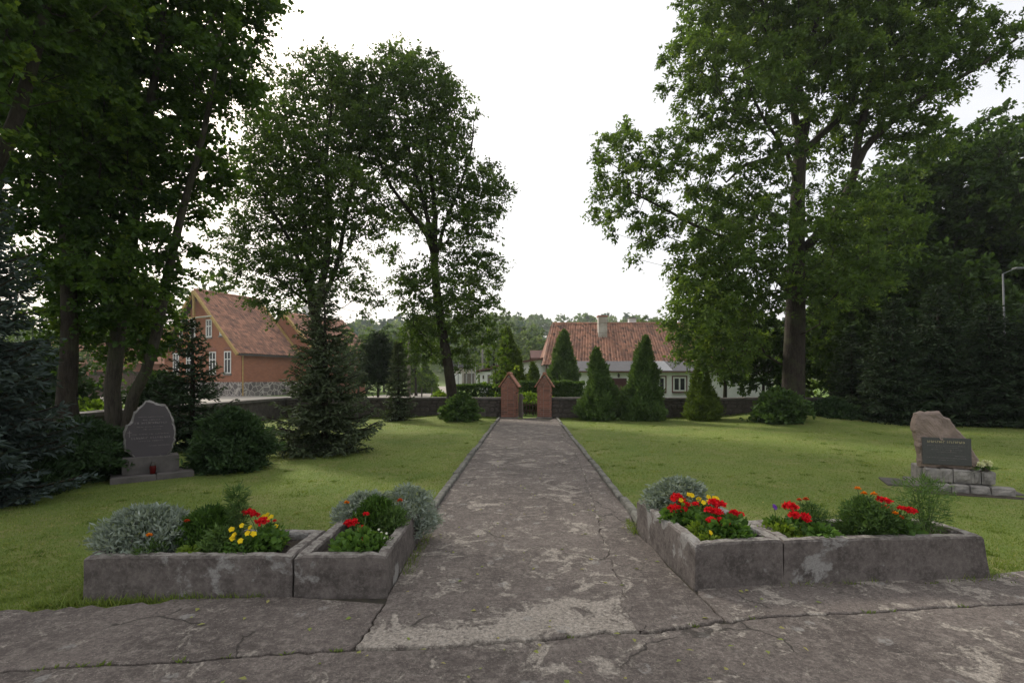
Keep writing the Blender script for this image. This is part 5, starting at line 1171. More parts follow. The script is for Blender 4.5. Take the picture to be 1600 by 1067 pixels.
leafmat('petal_orange', (0.60, 0.16, 0.01), (0.78, 0.28, 0.015), 0.2, (0.8, 0.4, 0.03), 0.6)
leafmat('petal_rust', (0.38, 0.045, 0.012), (0.55, 0.08, 0.02), 0.2, (0.62, 0.12, 0.03), 0.6)
leafmat('petal_purple', (0.13, 0.04, 0.32), (0.20, 0.07, 0.45), 0.2, (0.28, 0.12, 0.5), 0.6)
leafmat('petal_white', (0.6, 0.6, 0.55), (0.75, 0.75, 0.70), 0.2, (0.8, 0.8, 0.6), 0.6)
plain('stem_green', (0.07, 0.11, 0.035), (0.05, 0.08, 0.025), 30, 0.6, 0.1)
def head(parent, p, kind, r, seed, base):
    rng = np.random.default_rng(seed); p = np.array(p, float)
    mat = 'petal_'+kind[1]
    MB().tube([Vector(base), Vector(base).lerp(Vector(p), 0.6)+Vector((0.004, 0.0, 0.012)), Vector(p)-Vector((0, 0, r*0.3))], [0.0035, 0.003, 0.0025], 5).build('flower_stem', 'stem_green', parent)
    if kind[0] == 'ball':
        n = 70; o_ = rand_dir(rng, n); o_[:, 2] = np.abs(o_[:, 2])*0.75-0.12; q = p+o_*r*np.array([1, 1, 0.8])*rng.uniform(0.45, 0.85, (n, 1)); D = o_*0.4+rand_dir(rng, n)*0.9; Nn = o_+rng.normal(0, 0.35, (n, 3))
        leaves('flower_head', q, D, Nn, r*0.62, r*0.58, mat, parent, np.clip(rng.normal(0.45, 0.25, n), 0, 1))
    elif kind[0] == 'pom':
        n = 60; o_ = rand_dir(rng, n); o_[:, 2] = np.abs(o_[:, 2])*0.9-0.1; q = p+o_*r*0.25*np.array([1, 1, 0.6]); Nn = np.cross(o_, rand_dir(rng, n))
        D = o_.copy(); D[:, 2] *= 0.6
        leaves('flower_head', q, D, o_*np.array([0.1, 0.1, 1])+rng.normal(0, 0.3, (n, 3))+np.array([0, 0, 0.8]), r*0.75, r*0.55, mat, parent, np.clip(rng.normal(0.45, 0.25, n), 0, 1))
    else:
        f = np.array([rng.normal(0, 0.35), -0.75, 0.6]); f /= np.linalg.norm(f); a = np.cross(f, [0, 0, 1]); a /= np.linalg.norm(a); b = np.cross(f, a); n = 10
        an = np.arange(n)*2*math.pi/5+rng.normal(0, 0.15, n); D = np.cos(an)[:, None]*a+np.sin(an)[:, None]*b+f*0.12
        leaves('flower_head', np.repeat(p[None], n, 0)+f*np.repeat([0, 0.002], 5)[:, None], D, np.repeat(f[None], n, 0), r*0.9, r*1.25, mat, parent, np.clip(rng.normal(0.45, 0.2, n), 0, 1))
def plant(name, label, base, h, r, mat, n, L, W, seed, heads=(), hr=0.03, kind=('ball', 'red'), up=0.6, jit=0.8, prof=None, fan=2, depth=0.8, tm=0.42, group=None, sx=1, sy=1, lump=0.15):
    base = Vector(base)
    prof = prof or [(0.0, r*0.6), (h*0.3, r*0.95), (h*0.6, r), (h*0.85, r*0.65), (h, r*0.15)]
    t = shrub(name, label, base, prof, mat, n, seed, L, W, up=up, lump=lump, cat='plant', group=group, depth=depth, jit=jit, stem=False, fan=fan, tm=tm, sx=sx, sy=sy)
    st = MB()
    for k in range(6):
        a = k*1.05+seed; st.tube([base+Vector((0.01*math.cos(a), 0.01*math.sin(a), -0.03)), base+Vector((math.cos(a)*r*0.3, math.sin(a)*r*0.3, h*0.45)), base+Vector((math.cos(a)*r*0.55, math.sin(a)*r*0.55, h*0.8))], [0.006, 0.004, 0.002], 4)
    tag(st.build('stems', 'stem_green', t), kind='stuff')
    for i, hd in enumerate(heads):
        px, py, Y = hd[:3]; kd = hd[3] if len(hd) > 3 else kind; rr = hd[4] if len(hd) > 4 else hr
        p = P(px, py, Y); b0 = base+Vector(((p.x-base.x)*0.35, (p.y-base.y)*0.35, h*0.45)); head(t, p, kd, rr*random.uniform(1.1, 1.35), seed*50+i, b0)
    return t
def B(px, Y, z): return Vector(((px-800)/FPX*Y, Y, z))
RED = ('ball', 'red'); YEL = ('pansy', 'yellow'); ORA = ('pom', 'orange'); RUS = ('pom', 'rust'); YPM = ('pom', 'yellow')
silver = lambda h, r: [(0.0, r*0.8), (h*0.3, r*1.0), (h*0.6, r*0.92), (h*0.85, r*0.62), (h*0.97, r*0.3), (h, r*0.1)]
# far left planter
S0 = 0.235
plant('silver_bush', 'large silvery-grey domed bush in the farthest left planter', B(232, 3.95, S0), 0.31, 0.34, 'leaf_silver', 3400, 0.045, 0.014, 201, up=0.75, prof=silver(0.31, 0.34), lump=0.08, sy=0.8, depth=0.5)
plant('marigold', 'small orange marigold growing before the large silver bush', B(236, 3.74, S0), 0.13, 0.10, 'leaf_feather', 420, 0.035, 0.009, 202, [(233, 836, 3.72)], 0.022, ORA)
plant('dwarf_conifer', 'round dark green dwarf conifer in the farthest left planter', B(324, 4.0, S0), 0.29, 0.19, 'leaf_dwarf', 2400, 0.045, 0.014, 203, up=1.0, prof=silver(0.29, 0.19), depth=0.5, jit=0.5)
plant('marigold', 'rust marigold between silver bush and dwarf conifer', B(297, 3.95, S0), 0.16, 0.07, 'leaf_feather', 300, 0.035, 0.009, 204, [(292, 814, 3.9)], 0.018, RUS)
plant('primrose', 'low pale leafy plant at the foot of the left dwarf conifer', B(293, 3.73, S0), 0.07, 0.08, 'leaf_lime', 120, 0.042, 0.026, 205, up=0.4, tm=0.2, depth=0.9)
plant('cosmos', 'tall thin feathery cosmos stem in the farthest left planter', B(371, 3.95, S0), 0.47, 0.035, 'leaf_feather', 420, 0.06, 0.008, 206, prof=[(0.05, 0.02), (0.2, 0.035), (0.32, 0.05), (0.42, 0.06), (0.47, 0.03)], up=0.7, jit=1.0)
plant('mugwort', 'grey-green cut-leaved plant beside the tall cosmos stem', B(345, 3.82, S0), 0.19, 0.10, 'leaf_feather', 520, 0.055, 0.014, 207, tm=0.6)
plant('pansy', 'bushy yellow pansy plant in the farthest left planter', B(378, 3.78, S0), 0.12, 0.13, 'leaf_geranium', 420, 0.035, 0.016, 208, [(363, 841, 3.72), (362, 827, 3.8), (378, 821, 3.8), (391, 824, 3.82), (387, 833, 3.75), (396, 834, 3.74), (376, 845, 3.70), (366, 836, 3.72)], 0.02, YEL)
plant('geranium', 'red geranium at the bare end of the farthest left planter', B(414, 3.88, S0), 0.15, 0.13, 'leaf_geranium', 300, 0.05, 0.045, 209, [(388, 801, 3.95, RED, 0.034), (398, 804, 3.98, RED, 0.026), (408, 815, 3.85, RED, 0.04)], 0.036, RED, up=0.4)
plant('pansy', 'yellow pansies behind the red geranium in the far left planter', B(422, 4.08, S0), 0.15, 0.09, 'leaf_geranium', 260, 0.035, 0.016, 210, [(412, 807, 4.05), (419, 811, 4.03), (424, 807, 4.1), (431, 822, 4.0), (418, 804, 4.1), (429, 813, 4.05, RED, 0.013)], 0.02, YEL)
# planter left of the path
plant('silver_bush', 'silvery bush at the back left of the path-side planter', B(573, 4.68, S0), 0.26, 0.24, 'leaf_silver', 2300, 0.042, 0.013, 211, up=0.7, prof=silver(0.26, 0.24), depth=0.5, tm=0.55)
plant('silver_bush', 'shaggy silvery bush spilling over the path-side planter corner', B(640, 4.78, S0-0.02), 0.31, 0.24, 'leaf_silver', 2400, 0.05, 0.012, 212, up=0.35, jit=1.0, prof=[(-0.1, 0.16), (0.0, 0.22), (0.1, 0.25), (0.2, 0.21), (0.28, 0.13), (0.31, 0.04)], depth=0.5, tm=0.5)
plant('dwarf_conifer', 'bright green dwarf conifer in the path-side planter', B(585, 4.45, S0), 0.27, 0.155, 'leaf_dwarf', 2000, 0.042, 0.013, 213, up=1.0, prof=silver(0.27, 0.155), depth=0.5, jit=0.5, tm=0.55)
plant('marigold', 'feathery marigold beside the path-side dwarf conifer', B(615, 4.35, S0), 0.21, 0.11, 'leaf_feather', 700, 0.04, 0.010, 214, [(625, 782, 4.45, RUS, 0.022), (542, 785, 4.55, ORA, 0.02)], tm=0.5)
plant('geranium', 'red geranium at the front of the path-side planter', B(562, 3.86, S0), 0.15, 0.16, 'leaf_geranium', 420, 0.055, 0.05, 215, [(545, 818, 3.95, RED, 0.034), (552, 816, 3.98, RED, 0.03), (565, 825, 3.92, RED, 0.022), (568, 845, 3.80, RED, 0.027), (572, 803, 4.15, RED, 0.02)], up=0.35, tm=0.5)
plant('daisy', 'tiny white-flowered plant by the path-side planter rim', B(592, 3.95, S0), 0.10, 0.10, 'leaf_feather', 260, 0.03, 0.012, 216, [(592, 827, 3.98), (596, 832, 3.96), (604, 833, 3.97), (600, 840, 3.9), (580, 830, 3.95), (586, 846, 3.84)], 0.010, ('pansy', 'white'))
# planter right of the path
S1 = 0.285
plant('silver_bush', 'silvery bush at the back of the planter right of the path', B(1058, 4.85, S1), 0.31, 0.27, 'leaf_silver', 2700, 0.042, 0.014, 221, up=0.6, prof=silver(0.31, 0.27), depth=0.5, tm=0.36)
plant('geranium', 'red geranium cluster beside the right path edge, before silver bush', B(1068, 4.42, S1), 0.145, 0.15, 'leaf_geranium', 420, 0.055, 0.05, 222, [(1056, 778, 4.5, RED, 0.042), (1066, 783, 4.48, RED, 0.035), (1054, 795, 4.38, RED, 0.042), (1068, 796, 4.38, RED, 0.03), (1073, 788, 4.42, RED, 0.028), (1087, 787, 4.45, RED, 0.024)], up=0.4)
plant('pansy', 'yellow pansies before the silver bush right of the path', B(1098, 4.55, S1), 0.15, 0.14, 'leaf_feather', 420, 0.035, 0.016, 223, [(1076, 773, 4.62), (1081, 774, 4.6), (1064, 782, 4.45), (1099, 785, 4.5), (1106, 784, 4.5), (1107, 777, 4.56), (1116, 778, 4.56), (1120, 779, 4.55), (1092, 780, 4.6)], 0.023, YEL)
plant('geranium', 'largest red geranium in the planter right of the path', B(1122, 4.12, S1), 0.145, 0.18, 'leaf_geranium', 520, 0.055, 0.05, 224, [(1115, 785, 4.2, RED, 0.04), (1124, 788, 4.2, RED, 0.042), (1120, 800, 4.12, RED, 0.036), (1109, 797, 4.12, RED, 0.032), (1111, 812, 4.04, RED, 0.032), (1126, 812, 4.05, RED, 0.028), (1133, 819, 4.02, RED, 0.03), (1147, 801, 4.15, RED, 0.028), (1154, 804, 4.15, RED, 0.032)], up=0.4, tm=0.3)
plant('lobelia', 'fading yellow-green bedding plant left of the largest geranium', B(1096, 4.08, S1), 0.11, 0.09, 'leaf_lime', 380, 0.035, 0.014, 225, tm=0.25)
plant('primrose', 'lime-green primrose rosette with one yellow flower', B(1108, 3.95, S1), 0.05, 0.09, 'leaf_lime', 120, 0.042, 0.028, 226, [(1110, 832, 3.86)], 0.02, YEL, up=0.35)
plant('chickweed', 'small green trailing plant by the front planter rim', B(1152, 3.98, S1), 0.09, 0.14, 'leaf_geranium', 260, 0.045, 0.025, 227, [(1153, 829, 3.95, ('pansy', 'white'), 0.008)], up=0.4, tm=0.35)
# far right planter
S2 = 0.275
plant('petunia', 'single purple petunia at the left end of the far right planter', B(1212, 4.22, S2), 0.12, 0.05, 'leaf_geranium', 60, 0.05, 0.03, 231, [(1210, 792, 4.22)], 0.024, ('pansy', 'purple'), up=0.6)
plant('primrose', 'lime-green leafy rosette at the left of the far right planter', B(1215, 4.15, S2), 0.10, 0.13, 'leaf_lime', 170, 0.05, 0.032, 232, up=0.5, tm=0.3)
plant('primrose', 'low yellow-green rosette at the front of the far right planter', B(1240, 4.09, S2), 0.06, 0.14, 'leaf_lime', 200, 0.042, 0.028, 233, up=0.25, tm=0.5)
plant('geranium', 'red geranium at the left of the far right planter', B(1246, 4.15, S2), 0.12, 0.11, 'leaf_geranium', 220, 0.055, 0.05, 234, [(1234, 791, 4.2, RED, 0.045), (1241, 805, 4.12, RED, 0.036), (1258, 807, 4.12, RED, 0.034), (1261, 813, 4.08, RED, 0.026)], up=0.4, tm=0.3)
plant('marigold', 'rust-flowered marigold behind the left geranium, far right planter', B(1266, 4.28, S2), 0.22, 0.14, 'leaf_feather', 700, 0.035, 0.010, 235, [(1249, 781, 4.3), (1259, 780, 4.32)], 0.022, RUS, tm=0.25)
plant('primrose', 'green broad-leaved plant between geranium and big marigold', B(1282, 4.02, S2), 0.11, 0.11, 'leaf_geranium', 150, 0.05, 0.036, 236, up=0.4)
plant('marigold', 'big dark feathery marigold bush with three yellow flowers', B(1352, 4.15, S2), 0.29, 0.20, 'leaf_feather', 2800, 0.045, 0.010, 237, [(1340, 763, 4.25), (1350, 771, 4.2), (1366, 772, 4.22)], 0.022, ('pom', 'orange'), tm=0.22)
plant('geranium', 'red geranium right of the big marigold bush', B(1400, 4.1, S2), 0.16, 0.13, 'leaf_geranium', 320, 0.055, 0.045, 238, [(1378, 781, 4.2, RED, 0.036), (1386, 783, 4.2, RED, 0.028), (1385, 795, 4.1, RED, 0.03), (1409, 794, 4.1, RED, 0.026), (1419, 796, 4.1, RED, 0.03), (1426, 799, 4.08, RED, 0.03)], up=0.4, tm=0.25)
plant('marigold', 'orange marigold before the right-hand geranium', B(1406, 4.08, S2), 0.17, 0.10, 'leaf_feather', 800, 0.035, 0.010, 239, [(1399, 802, 4.0, ORA, 0.022), (1407, 809, 3.98, RUS, 0.024)], tm=0.25)
plant('cosmos', 'tall airy feathery cosmos at the right end of the planter', B(1446, 4.18, S2), 0.43, 0.15, 'leaf_feather', 800, 0.06, 0.007, 240, prof=[(0.0, 0.08), (0.15, 0.14), (0.28, 0.19), (0.4, 0.18), (0.45, 0.06)], up=0.5, jit=1.1, depth=1.0, tm=0.45)

# ------------------------------------------------------------------ grey memorial stone on the left
plain('slate_purple', (0.062, 0.054, 0.059), (0.05, 0.044, 0.049), 2.0, 0.55, 0.15)
plain('stone_edge', (0.27, 0.26, 0.245), (0.19, 0.18, 0.17), 9, 0.9, 0.8, 0.012)
plain('plinth_concrete', (0.11, 0.10, 0.095), (0.075, 0.069, 0.065), 5, 0.85, 0.4)
plain('carved_pale', (0.165, 0.15, 0.152), (0.14, 0.128, 0.13), 9, 0.8, 0.1)
plain('letter_gold', (0.34, 0.29, 0.17), (0.28, 0.24, 0.14), 9, 0.5, 0.1)
plain('granite_black', (0.045, 0.047, 0.045), (0.06, 0.062, 0.058), 40, 0.35, 0.05)
plain('boulder', (0.255, 0.195, 0.165), (0.185, 0.145, 0.125), 3.5, 0.85, 0.8, 0.02)
plain('block_grey', (0.32, 0.30, 0.275), (0.20, 0.19, 0.178), 8, 0.9, 0.9, 0.015)
def marks(parent, words, x0, x1, z, h, mat, rg, y=-0.0025):
    "a line of lettering too small to read: short strokes in word-long runs"
    tot = sum(words)+len(words)-1; cw = (x1-x0)/tot; b = MB(); x = x0
    for wd in words:
        for k in range(wd):
            zz = z+rg.uniform(0, h*0.15)
            b.box((x+cw*0.1, y-0.001, zz), (x+cw*0.35, y, zz+h)); b.box((x+cw*0.42, y-0.001, zz+rg.choice((0, h*0.4, h*0.78))), (x+cw*0.85, y, zz+h*0.2+rg.choice((0, h*0.4, h*0.78))))
            x += cw
        x += cw
    o = b.build('lettering', mat, parent, world=False); tag(o, kind='stuff'); return o
def outline_stone(name, pts, thick, face_mat, edge_mat, parent, seed, inset=0.02, lean=0.0, bulge=0.012, ysub=4):
    rg = random.Random(seed); fine = []
    for a, b_ in zip(pts, pts[1:]+pts[:1]):
        a = Vector(a); b_ = Vector(b_); n = max(1, int((b_-a).length/0.035))
        for i in range(n):
            q = a.lerp(b_, i/n); fine.append(Vector((q.x+rg.gauss(0, 0.004), q.y+rg.gauss(0, 0.004))))
    c = sum(fine, Vector((0, 0)))/len(fine); n = len(fine); vs = []
    rows = [(0.0, inset), (0.018, 0.004)]+[(thick*(k+1)/(ysub+1), -0.006) for k in range(ysub)]+[(thick-0.01, 0.01), (thick, 0.035)]
    for (y, ins) in rows:
        for q in fine:
            d = (c-q).normalized(); p = q+d*(ins+rg.gauss(0, 0.006 if 0 < y < thick else 0.002)); vs.append((p.x, y+lean*p.y+(rg.gauss(0, 0.006) if 0 < y < thick else 0), p.y))
    m = len(rows)
    b = MB(); b.add(vs, [(k*n+i, (k+1)*n+i, (k+1)*n+(i+1) % n, k*n+(i+1) % n) for k in range(m-1) for i in range(n)]+[tuple(reversed([(m-1)*n+i for i in range(n)]))])
    eo = b.build(name, edge_mat, parent, world=False)
    MB().add(vs[:n], [tuple(range(n))]).build('dressed_face', face_mat, eo, world=False)
    return eo
# local frame: x along the front, -y towards the viewer side
A38 = R(37.5)
t = empty('memorial_stone', (-5.66, 8.02, 0), 'purple-grey irregular memorial slab on a low concrete plinth, left lawn', 'memorial', rz=A38)
zo = 0.33
def zp(zx, zy): return ((zx-450)/9.7/122, (935-zy)/9.7/100.6+zo-(zx-450)*0.0000)
o1 = [zp(*q) for q in [(215, 940), (700, 940), (770, 850), (825, 700), (835, 560), (800, 440), (790, 350), (735, 240), (680, 155), (530, 135), (490, 100), (390, 78), (270, 190), (215, 262), (170, 390), (100, 440), (62, 500), (52, 700), (80, 810)]]
slab_o = outline_stone('slab', o1, 0.13, 'slate_purple', 'stone_edge', t, 5, 0.018)
MB().box((-0.36, -0.07, 0.085), (0.37, 0.22, 0.345), bev=0.008).build('plinth', 'plinth_concrete', t, world=False)
MB().box((-0.50, -0.24, -0.05), (0.06, 0.30, 0.085), bev=0.012).build('step', 'plinth_concrete', t, world=False)
MB().box((0.066, -0.22, -0.05), (0.56, 0.30, 0.09), bev=0.012).build('step', 'plinth_concrete', t, world=False)
rgm = random.Random(9)
def ml(words, zx0, zx1, zy, h=0.014):
    (x0_, z0_), (x1_, _) = zp(zx0, zy), zp(zx1, zy); marks(slab_o, words, x0_, x1_, z0_, h, 'carved_pale', rgm)
ml([6, 11], 260, 650, 330); ml([3, 7], 330, 600, 375); ml([2, 12], 210, 710, 430, 0.030); ml([5, 5, 8], 240, 650, 480); ml([3, 9], 340, 610, 520)
ml([4, 6, 3, 10], 165, 740, 590); ml([7, 9], 160, 765, 655, 0.030); ml([7, 7], 270, 650, 695); ml([6, 9], 420, 745, 770)
cr = MB(); (cx0, cz0) = zp(135, 620); cr.box((cx0-0.006, -0.003, cz0), (cx0+0.006, -0.0005, cz0+0.10)); cr.box((cx0-0.026, -0.0035, cz0+0.065), (cx0+0.026, -0.0005, cz0+0.077)); cr.build('cross', 'carved_pale', slab_o, world=False)
leafmat('lamp_glass', (0.09, 0.008, 0.008), (0.13, 0.012, 0.012), 0.3)
t = empty('grave_lantern', Matrix.LocRotScale((-5.66, 8.02, 0), Euler((0, 0, A38)), None) @ Vector((0.02, -0.16, 0.088)), 'red glass grave lantern with dark cap on the grey memorial', 'lantern')
MB().lathe([(0.0, 0.0), (0.034, 0.0), (0.036, 0.015), (0.042, 0.05), (0.046, 0.10), (0.038, 0.125), (0.0, 0.125)], n=14).build('glass', 'lamp_glass', t, True, world=False)
MB().lathe([(0.040, 0.126), (0.042, 0.14), (0.03, 0.155), (0.02, 0.185), (0.0, 0.195)], n=14).build('cap', 'iron_dark', t, True, world=False)

# ------------------------------------------------------------------ boulder memorial on the right
A25 = R(-25); MO = Vector((5.8, 7.2, 0))
t = empty('boulder_memorial', MO, 'brown boulder memorial with a black plaque on grey stone blocks', 'memorial', rz=A25)
def bp(zx, zy): return ((zx-575)/839, (700-zy)/673+0.30)
o2 = [bp(*q) for q in [(552, 705), (1110, 705), (1118, 620), (1062, 540), (1025, 435), (962, 380), (890, 298), (845, 230), (788, 212), (740, 166), (690, 170), (620, 178), (575, 172), (520, 192), (490, 290), (484, 335), (515, 420), (540, 560)]]
rgb = random.Random(12)
# boulder body: rounded irregular block grown from the outline
fine = []
for a, b_ in zip(o2, o2[1:]+o2[:1]):
    a = Vector(a); b_ = Vector(b_); n = max(1, int((b_-a).length/0.03))
    for i in range(n): fine.append(a.lerp(b_, i/n)+Vector((rgb.gauss(0, 0.003), rgb.gauss(0, 0.003))))
c = sum(fine, Vector((0, 0)))/len(fine); n = len(fine); vs = []; fs = []
prof = [(0.10, 0.97), (0.085, 0.93), (0.075, 0.80), (0.07, 0.62), (0.066, 0.42), (0.064, 0.2)]
prof2 = [(0.14, 1.0), (0.20, 1.0), (0.27, 0.97), (0.33, 0.90), (0.38, 0.75), (0.41, 0.5), (0.42, 0.2)]
rows = list(reversed(prof))+prof2
for (y, f) in rows:
    for i, q in enumerate(fine):
        p = c+(q-c)*f; g = 0.010*math.sin(p.x*17+p.y*11)+0.008*math.sin(p.x*31-p.y*23+1)+rgb.gauss(0, 0.003)
        vs.append((p.x+g*0.4, y+0.10*(p.y-0.3)*0.5+g, p.y+g*0.3))
m = len(rows)
fs = [(k*n+i, k*n+(i+1) % n, (k+1)*n+(i+1) % n, (k+1)*n+i) for k in range(m-1) for i in range(n)]+[tuple(reversed(range(n))), tuple((m-1)*n+i for i in range(n))]
MB().add(vs, fs).build('boulder', 'boulder', t, world=False)
# plaque, leaning with the face of the boulder
px0, pz0 = bp(568, 665); px1, pz1 = bp(1022, 412)
pq = MB().box((0, -0.012, 0), (px1-px0, 0.02, pz1-pz0), bev=0.003).build('plaque', 'granite_black', t, world=False); pq.location = (px0, 0.058, pz0); pq.rotation_euler = (R(-4), 0, 0)
PW, PH = px1-px0, pz1-pz0
def pm(words, a, b_, f, h=0.010): marks(pq, words, PW*a, PW*b_, PH*f, h, 'carved_pale', rgm, y=-0.013)
marks(pq, [9, 9], PW*0.10, PW*0.88, PH*0.80, 0.030, 'letter_gold', rgm, y=-0.013)
pm([8, 8, 6, 8, 8], 0.10, 0.88, 0.69); pm([1, 7, 14], 0.24, 0.75, 0.62); pm([10, 2, 7, 1, 7], 0.18, 0.82, 0.54); pm([9, 8], 0.30, 0.70, 0.46); pm([10], 0.66, 0.88, 0.33); pm([1, 7, 8, 12, 1, 6], 0.09, 0.90, 0.24, 0.012); pm([8, 2, 5], 0.33, 0.67, 0.16)
# rough stone blocks of the base
def block(parent, lo, hi, seed):
    rg = random.Random(seed); b = MB(); vs = []; n = 3
    (x0_, y0_, z0_), (x1_, y1_, z1_) = lo, hi
    b.box((x0_, y0_, z0_), (x1_, y1_, z1_), bev=0.014)
    b.v = [(x+rg.gauss(0, 0.005), y+rg.gauss(0, 0.005), z+rg.gauss(0, 0.004)) for x, y, z in b.v]
    # cushion on the front face
    xm = [x0_+0.02+(x1_-x0_-0.04)*i/4 for i in range(5)]; zm = [z0_+0.02+(z1_-z0_-0.04)*j/3 for j in range(4)]
    vs = [(x+rg.gauss(0, 0.004), y0_-(0.022*math.sin(math.pi*i/4)*math.sin(math.pi*j/3)+abs(rg.gauss(0, 0.008)))-0.001, z+rg.gauss(0, 0.004)) for j, z in enumerate(zm) for i, x in enumerate(xm)]
    b.add(vs, [(j*5+i, j*5+i+1, j*5+6+i, j*5+5+i) for j in range(3) for i in range(4)])
    b.build('stone_block', 'block_grey', parent, world=False)
MB().box((0.03, 0.06, 0.0), (0.745, 0.56, 0.285)).build('core', 'concrete', t, world=False)
MB().box((-0.10, 0.02, -0.04), (0.02, 0.7, 0.06), bev=0.01).build('edging', 'concrete', t, world=False)
x = 0.0
for k, wd in enumerate((0.18, 0.14, 0.20, 0.10, 0.145)):
    block(t, (x+0.004, 0.0, 0.115), (x+wd-0.004, 0.10, 0.30), 300+k); x += wd
x = 0.10
for k, wd in enumerate((0.17, 0.20, 0.22, 0.25)):
    block(t, (x+0.004, -0.10, -0.03), (x+wd-0.004, 0.06, 0.108), 320+k); x += wd
y = 0.11
for k, dd in enumerate((0.16, 0.15, 0.17)):
    MB().box((-0.02, y+0.004, 0.02), (0.06, y+dd-0.004, 0.30+random.uniform(-0.01, 0.01)), bev=0.016).build('stone_block', 'block_grey', t, world=False); y += dd
tag(t, None)
# paved apron round it
ap_ = tag(link('apron', MB().box((-0.40, 0.12, -0.03), (-0.13, 0.72, 0.018), bev=0.008).mesh('apron', 'plinth_concrete')), 'small concrete apron beside the boulder memorial', kind='structure'); ap_.location = MO; ap_.rotation_euler = (0, 0, A25)
MB().box((0.76, 0.0, -0.03), (1.08, 0.60, 0.02), bev=0.01).build('apron_slab', 'plinth_concrete', ap_, world=False)
MB().box((-0.15, -0.30, -0.03), (1.1, -0.12, 0.010), bev=0.006).build('apron_strip', 'soil', ap_, world=False)
# bouquet on the base
leafmat('petal_cream', (0.55, 0.56, 0.36), (0.72, 0.72, 0.52), 0.2, (0.78, 0.76, 0.6), 0.6)
mw = Matrix.LocRotScale(MO, Euler((0, 0, A25)), None)
bo = empty('bouquet', mw @ Vector((0.67, 0.03, 0.303)), 'cream white bouquet lying on the boulder memorial base', 'bouquet')
rng = np.random.default_rng(44); bc = np.array(bo.location)
for k in range(9):
    q = bc+np.array([rng.uniform(-0.10, 0.10), rng.uniform(-0.06, 0.05), 0.07+rng.uniform(0, 0.05)]); nn_ = 40; o_ = rand_dir(rng, nn_)
    leaves('blossom', q+o_*0.012, o_+rng.normal(0, 0.4, (nn_, 3)), o_, 0.028, 0.024, 'petal_cream', bo, np.clip(rng.normal(0.5, 0.2, nn_), 0, 1))
nn_ = 120; q = bc+rng.normal(0, 1, (nn_, 3))*np.array([0.07, 0.04, 0.012])+np.array([0, 0, 0.035]); D = rng.normal(0, 1, (nn_, 3)); D[:, 2] = np.abs(D[:, 2])*0.4
leaves('greenery', q, D, rng.normal(0, 0.4, (nn_, 3))+np.array([0, 0, 1]), 0.06, 0.018, 'leaf_geranium', bo)
MB().tube([Vector(bc)+Vector((0, 0, 0.0)), Vector(bc)+Vector((0.01, 0, 0.05))], [0.04, 0.05], 8).build('wrapper', 'iron_dark', bo)

# ------------------------------------------------------------------ poles, lamps, cables, fence
plain('iron_grey', (0.15, 0.16, 0.165), (0.11, 0.115, 0.12), 6, 0.6, 0.1)
def pole(name, label, px, ytop, Y, r, mat, group=None, lean=0.0, zb=-0.1):
    b = P(px, HOR, Y); top = EYE-(ytop-HOR)/FPX*Y; t = empty(name, (b.x, Y, 0), label, 'pole', group)
    MB().tube([(b.x, Y, zb), (b.x+lean*top, Y, top)], [r, r*0.7], 8).build('shaft', mat, t, True); return t, Vector((b.x+lean*top, Y, top))
t, tp1 = pole('utility_pole', 'weathered wooden utility pole beside the tall hornbeam', 639, 515, 36, 0.13, 'timber_grey')
MB().box((tp1.x-0.5, 35.95, tp1.z-0.35), (tp1.x+0.5, 36.05, tp1.z-0.25)).build('crossarm', 'timber_grey', t)
for k in (-0.4, 0.4): MB().lathe([(0.03, 0), (0.04, 0.05), (0.02, 0.12), (0, 0.13)], (tp1.x+k, 36, tp1.z-0.25), 6).build('insulator', 'paint_white', t)
t, tp2 = pole('utility_pole', 'thin concrete pole standing before the garage block', 754, 525, 66, 0.14, 'concrete')
MB().box((tp2.x-0.5, 65.9, tp2.z-0.2), (tp2.x+0.5, 66.1, tp2.z-0.1)).build('crossarm', 'concrete', t)
t, tp3 = pole('street_lamp', 'grey street lamp reaching across the brick gable', 277, 478, 38, 0.11, 'concrete'); t['category'] = 'lamp'
la = P(330, 494, 37.5); lb_ = Vector((tp3.x, 38, P(0, 505, 38).z))
MB().tube([lb_, lb_.lerp(la, 0.6)+Vector((0, 0, 0.12)), la], 0.04, 6).build('arm', 'steel_grey', t)
MB().lathe([(0.0, -0.08), (0.10, -0.06), (0.14, 0.0), (0.08, 0.07), (0, 0.08)], (0, 0, 0), 10).build('lamp_head', 'paint_white', t, True)
lh = t.children[-1]; lh.matrix_parent_inverse = Matrix(); lh.location = Vector((la.x, la.y, la.z))-Vector(t.location); lh.scale = (2.2, 1, 0.7)
t, tp4 = pole('street_lamp', 'slim grey street lamp before the dark wood at right', 1574, 428, 17.6, 0.036, 'iron_grey', lean=-0.03); t['category'] = 'lamp'
hd = P(1586, 420, 17.5); MB().tube([tp4, hd], 0.016, 6).build('arm', 'iron_grey', t)
MB().box((hd.x-0.05, hd.y-0.1, hd.z-0.03), (hd.x+0.3, hd.y+0.07, hd.z+0.04), bev=0.015).build('lamp_head', 'iron_grey', t)
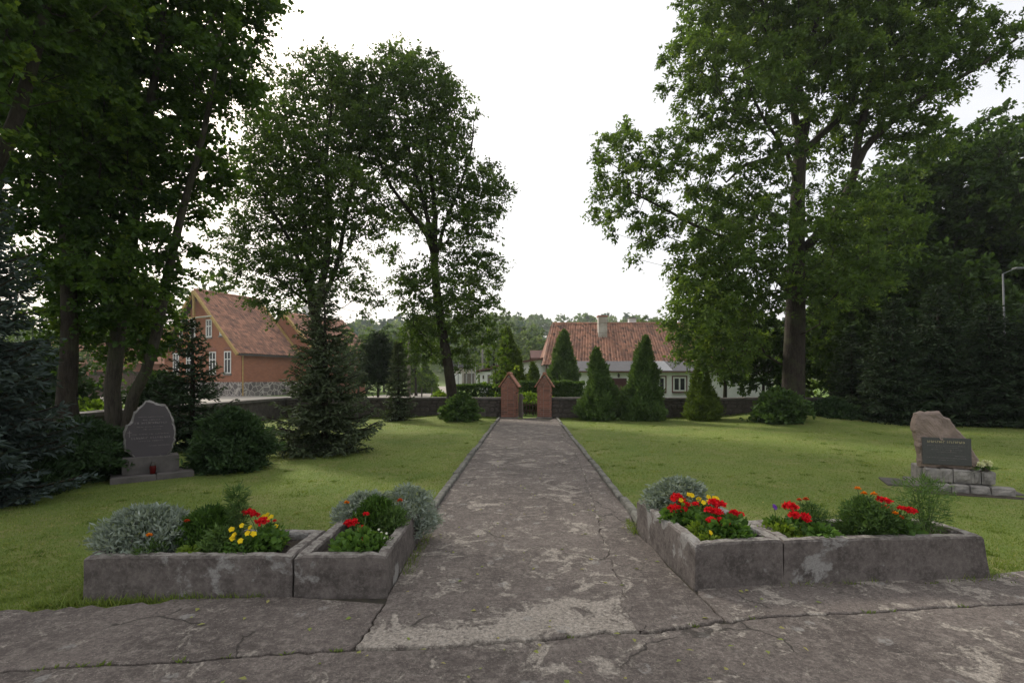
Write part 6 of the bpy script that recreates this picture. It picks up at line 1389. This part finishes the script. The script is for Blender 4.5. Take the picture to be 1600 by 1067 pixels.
def cable(label, a, b_, sag, r):
    pts = [a.lerp(b_, i/24)-Vector((0, 0, sag*4*(i/24)*(1-i/24))) for i in range(25)]
    tag(MB().tube(pts, r, 4, cap=False).build('power_cable', 'iron_dark'), label, 'cable')
cable('upper thin power cable crossing the sky above the red roof', tp1+Vector((-0.4, 0, -0.1)), P(1330, 448, 40), 0.9, 0.012)
cable('lower thin power cable left of the red roof', tp1+Vector((0.4, 0, -0.1)), P(1330, 470, 44), 1.2, 0.010)
gF = 'wire fence posts along the gravel lane'
for i, (px, Y) in enumerate([(659, 24.5), (675, 24.5)]):
    b = P(px, HOR, Y); tag(MB().tube([(b.x, Y, -0.1), (b.x, Y, 1.15)], 0.035, 6).build('fence_post', 'timber_grey'), 'thin grey fence post beyond the wall, %s of the lane pair' % ('left' if i == 0 else 'right'), 'post', gF)
for i, px in enumerate((716, 729, 737, 743)):
    b = P(px, HOR, 52); tag(MB().tube([(b.x, 52, -0.1), (b.x, 52, 3.3)], 0.05, 6).build('fence_post', 'steel_grey'), '%s of the four tall steel posts before the garage block' % ('leftmost', 'second from left', 'third from left', 'rightmost')[i], 'post', 'tall steel posts in the valley')
pf = empty('picket_fence', (0.8, 22.2, 0), 'dark low picket fence seen through the gate opening', 'fence')
for k in range(12):
    fx = 0.1+k*0.13; MB().box((fx, 22.2, 0.0), (fx+0.045, 22.225, 0.55+random.uniform(-0.02, 0.02))).build('picket', 'timber_dark', pf)
MB().box((0.05, 22.23, 0.15), (1.7, 22.26, 0.2)).build('rail', 'timber_dark', pf); MB().box((0.05, 22.23, 0.4), (1.7, 22.26, 0.45)).build('rail', 'timber_dark', pf)

# ------------------------------------------------------------------ thin air haze
hz = tag(MB().box((-1560, -70, -2.0), (1560, 2660, 52)).build('haze', None), 'thin pale haze in the air over the valley', 'haze', kind='stuff')
m = bpy.data.materials.new('haze_air'); t_, o_n = nodes_of(m)
pv_ = t_.nodes.new('ShaderNodeVolumePrincipled'); pv_.inputs['Color'].default_value = (0.86, 0.91, 0.97, 1); pv_.inputs['Density'].default_value = HAZE; pv_.inputs['Anisotropy'].default_value = 0.3
t_.links.new(pv_.outputs[0], o_n.inputs['Volume']); hz.data.materials.append(m)
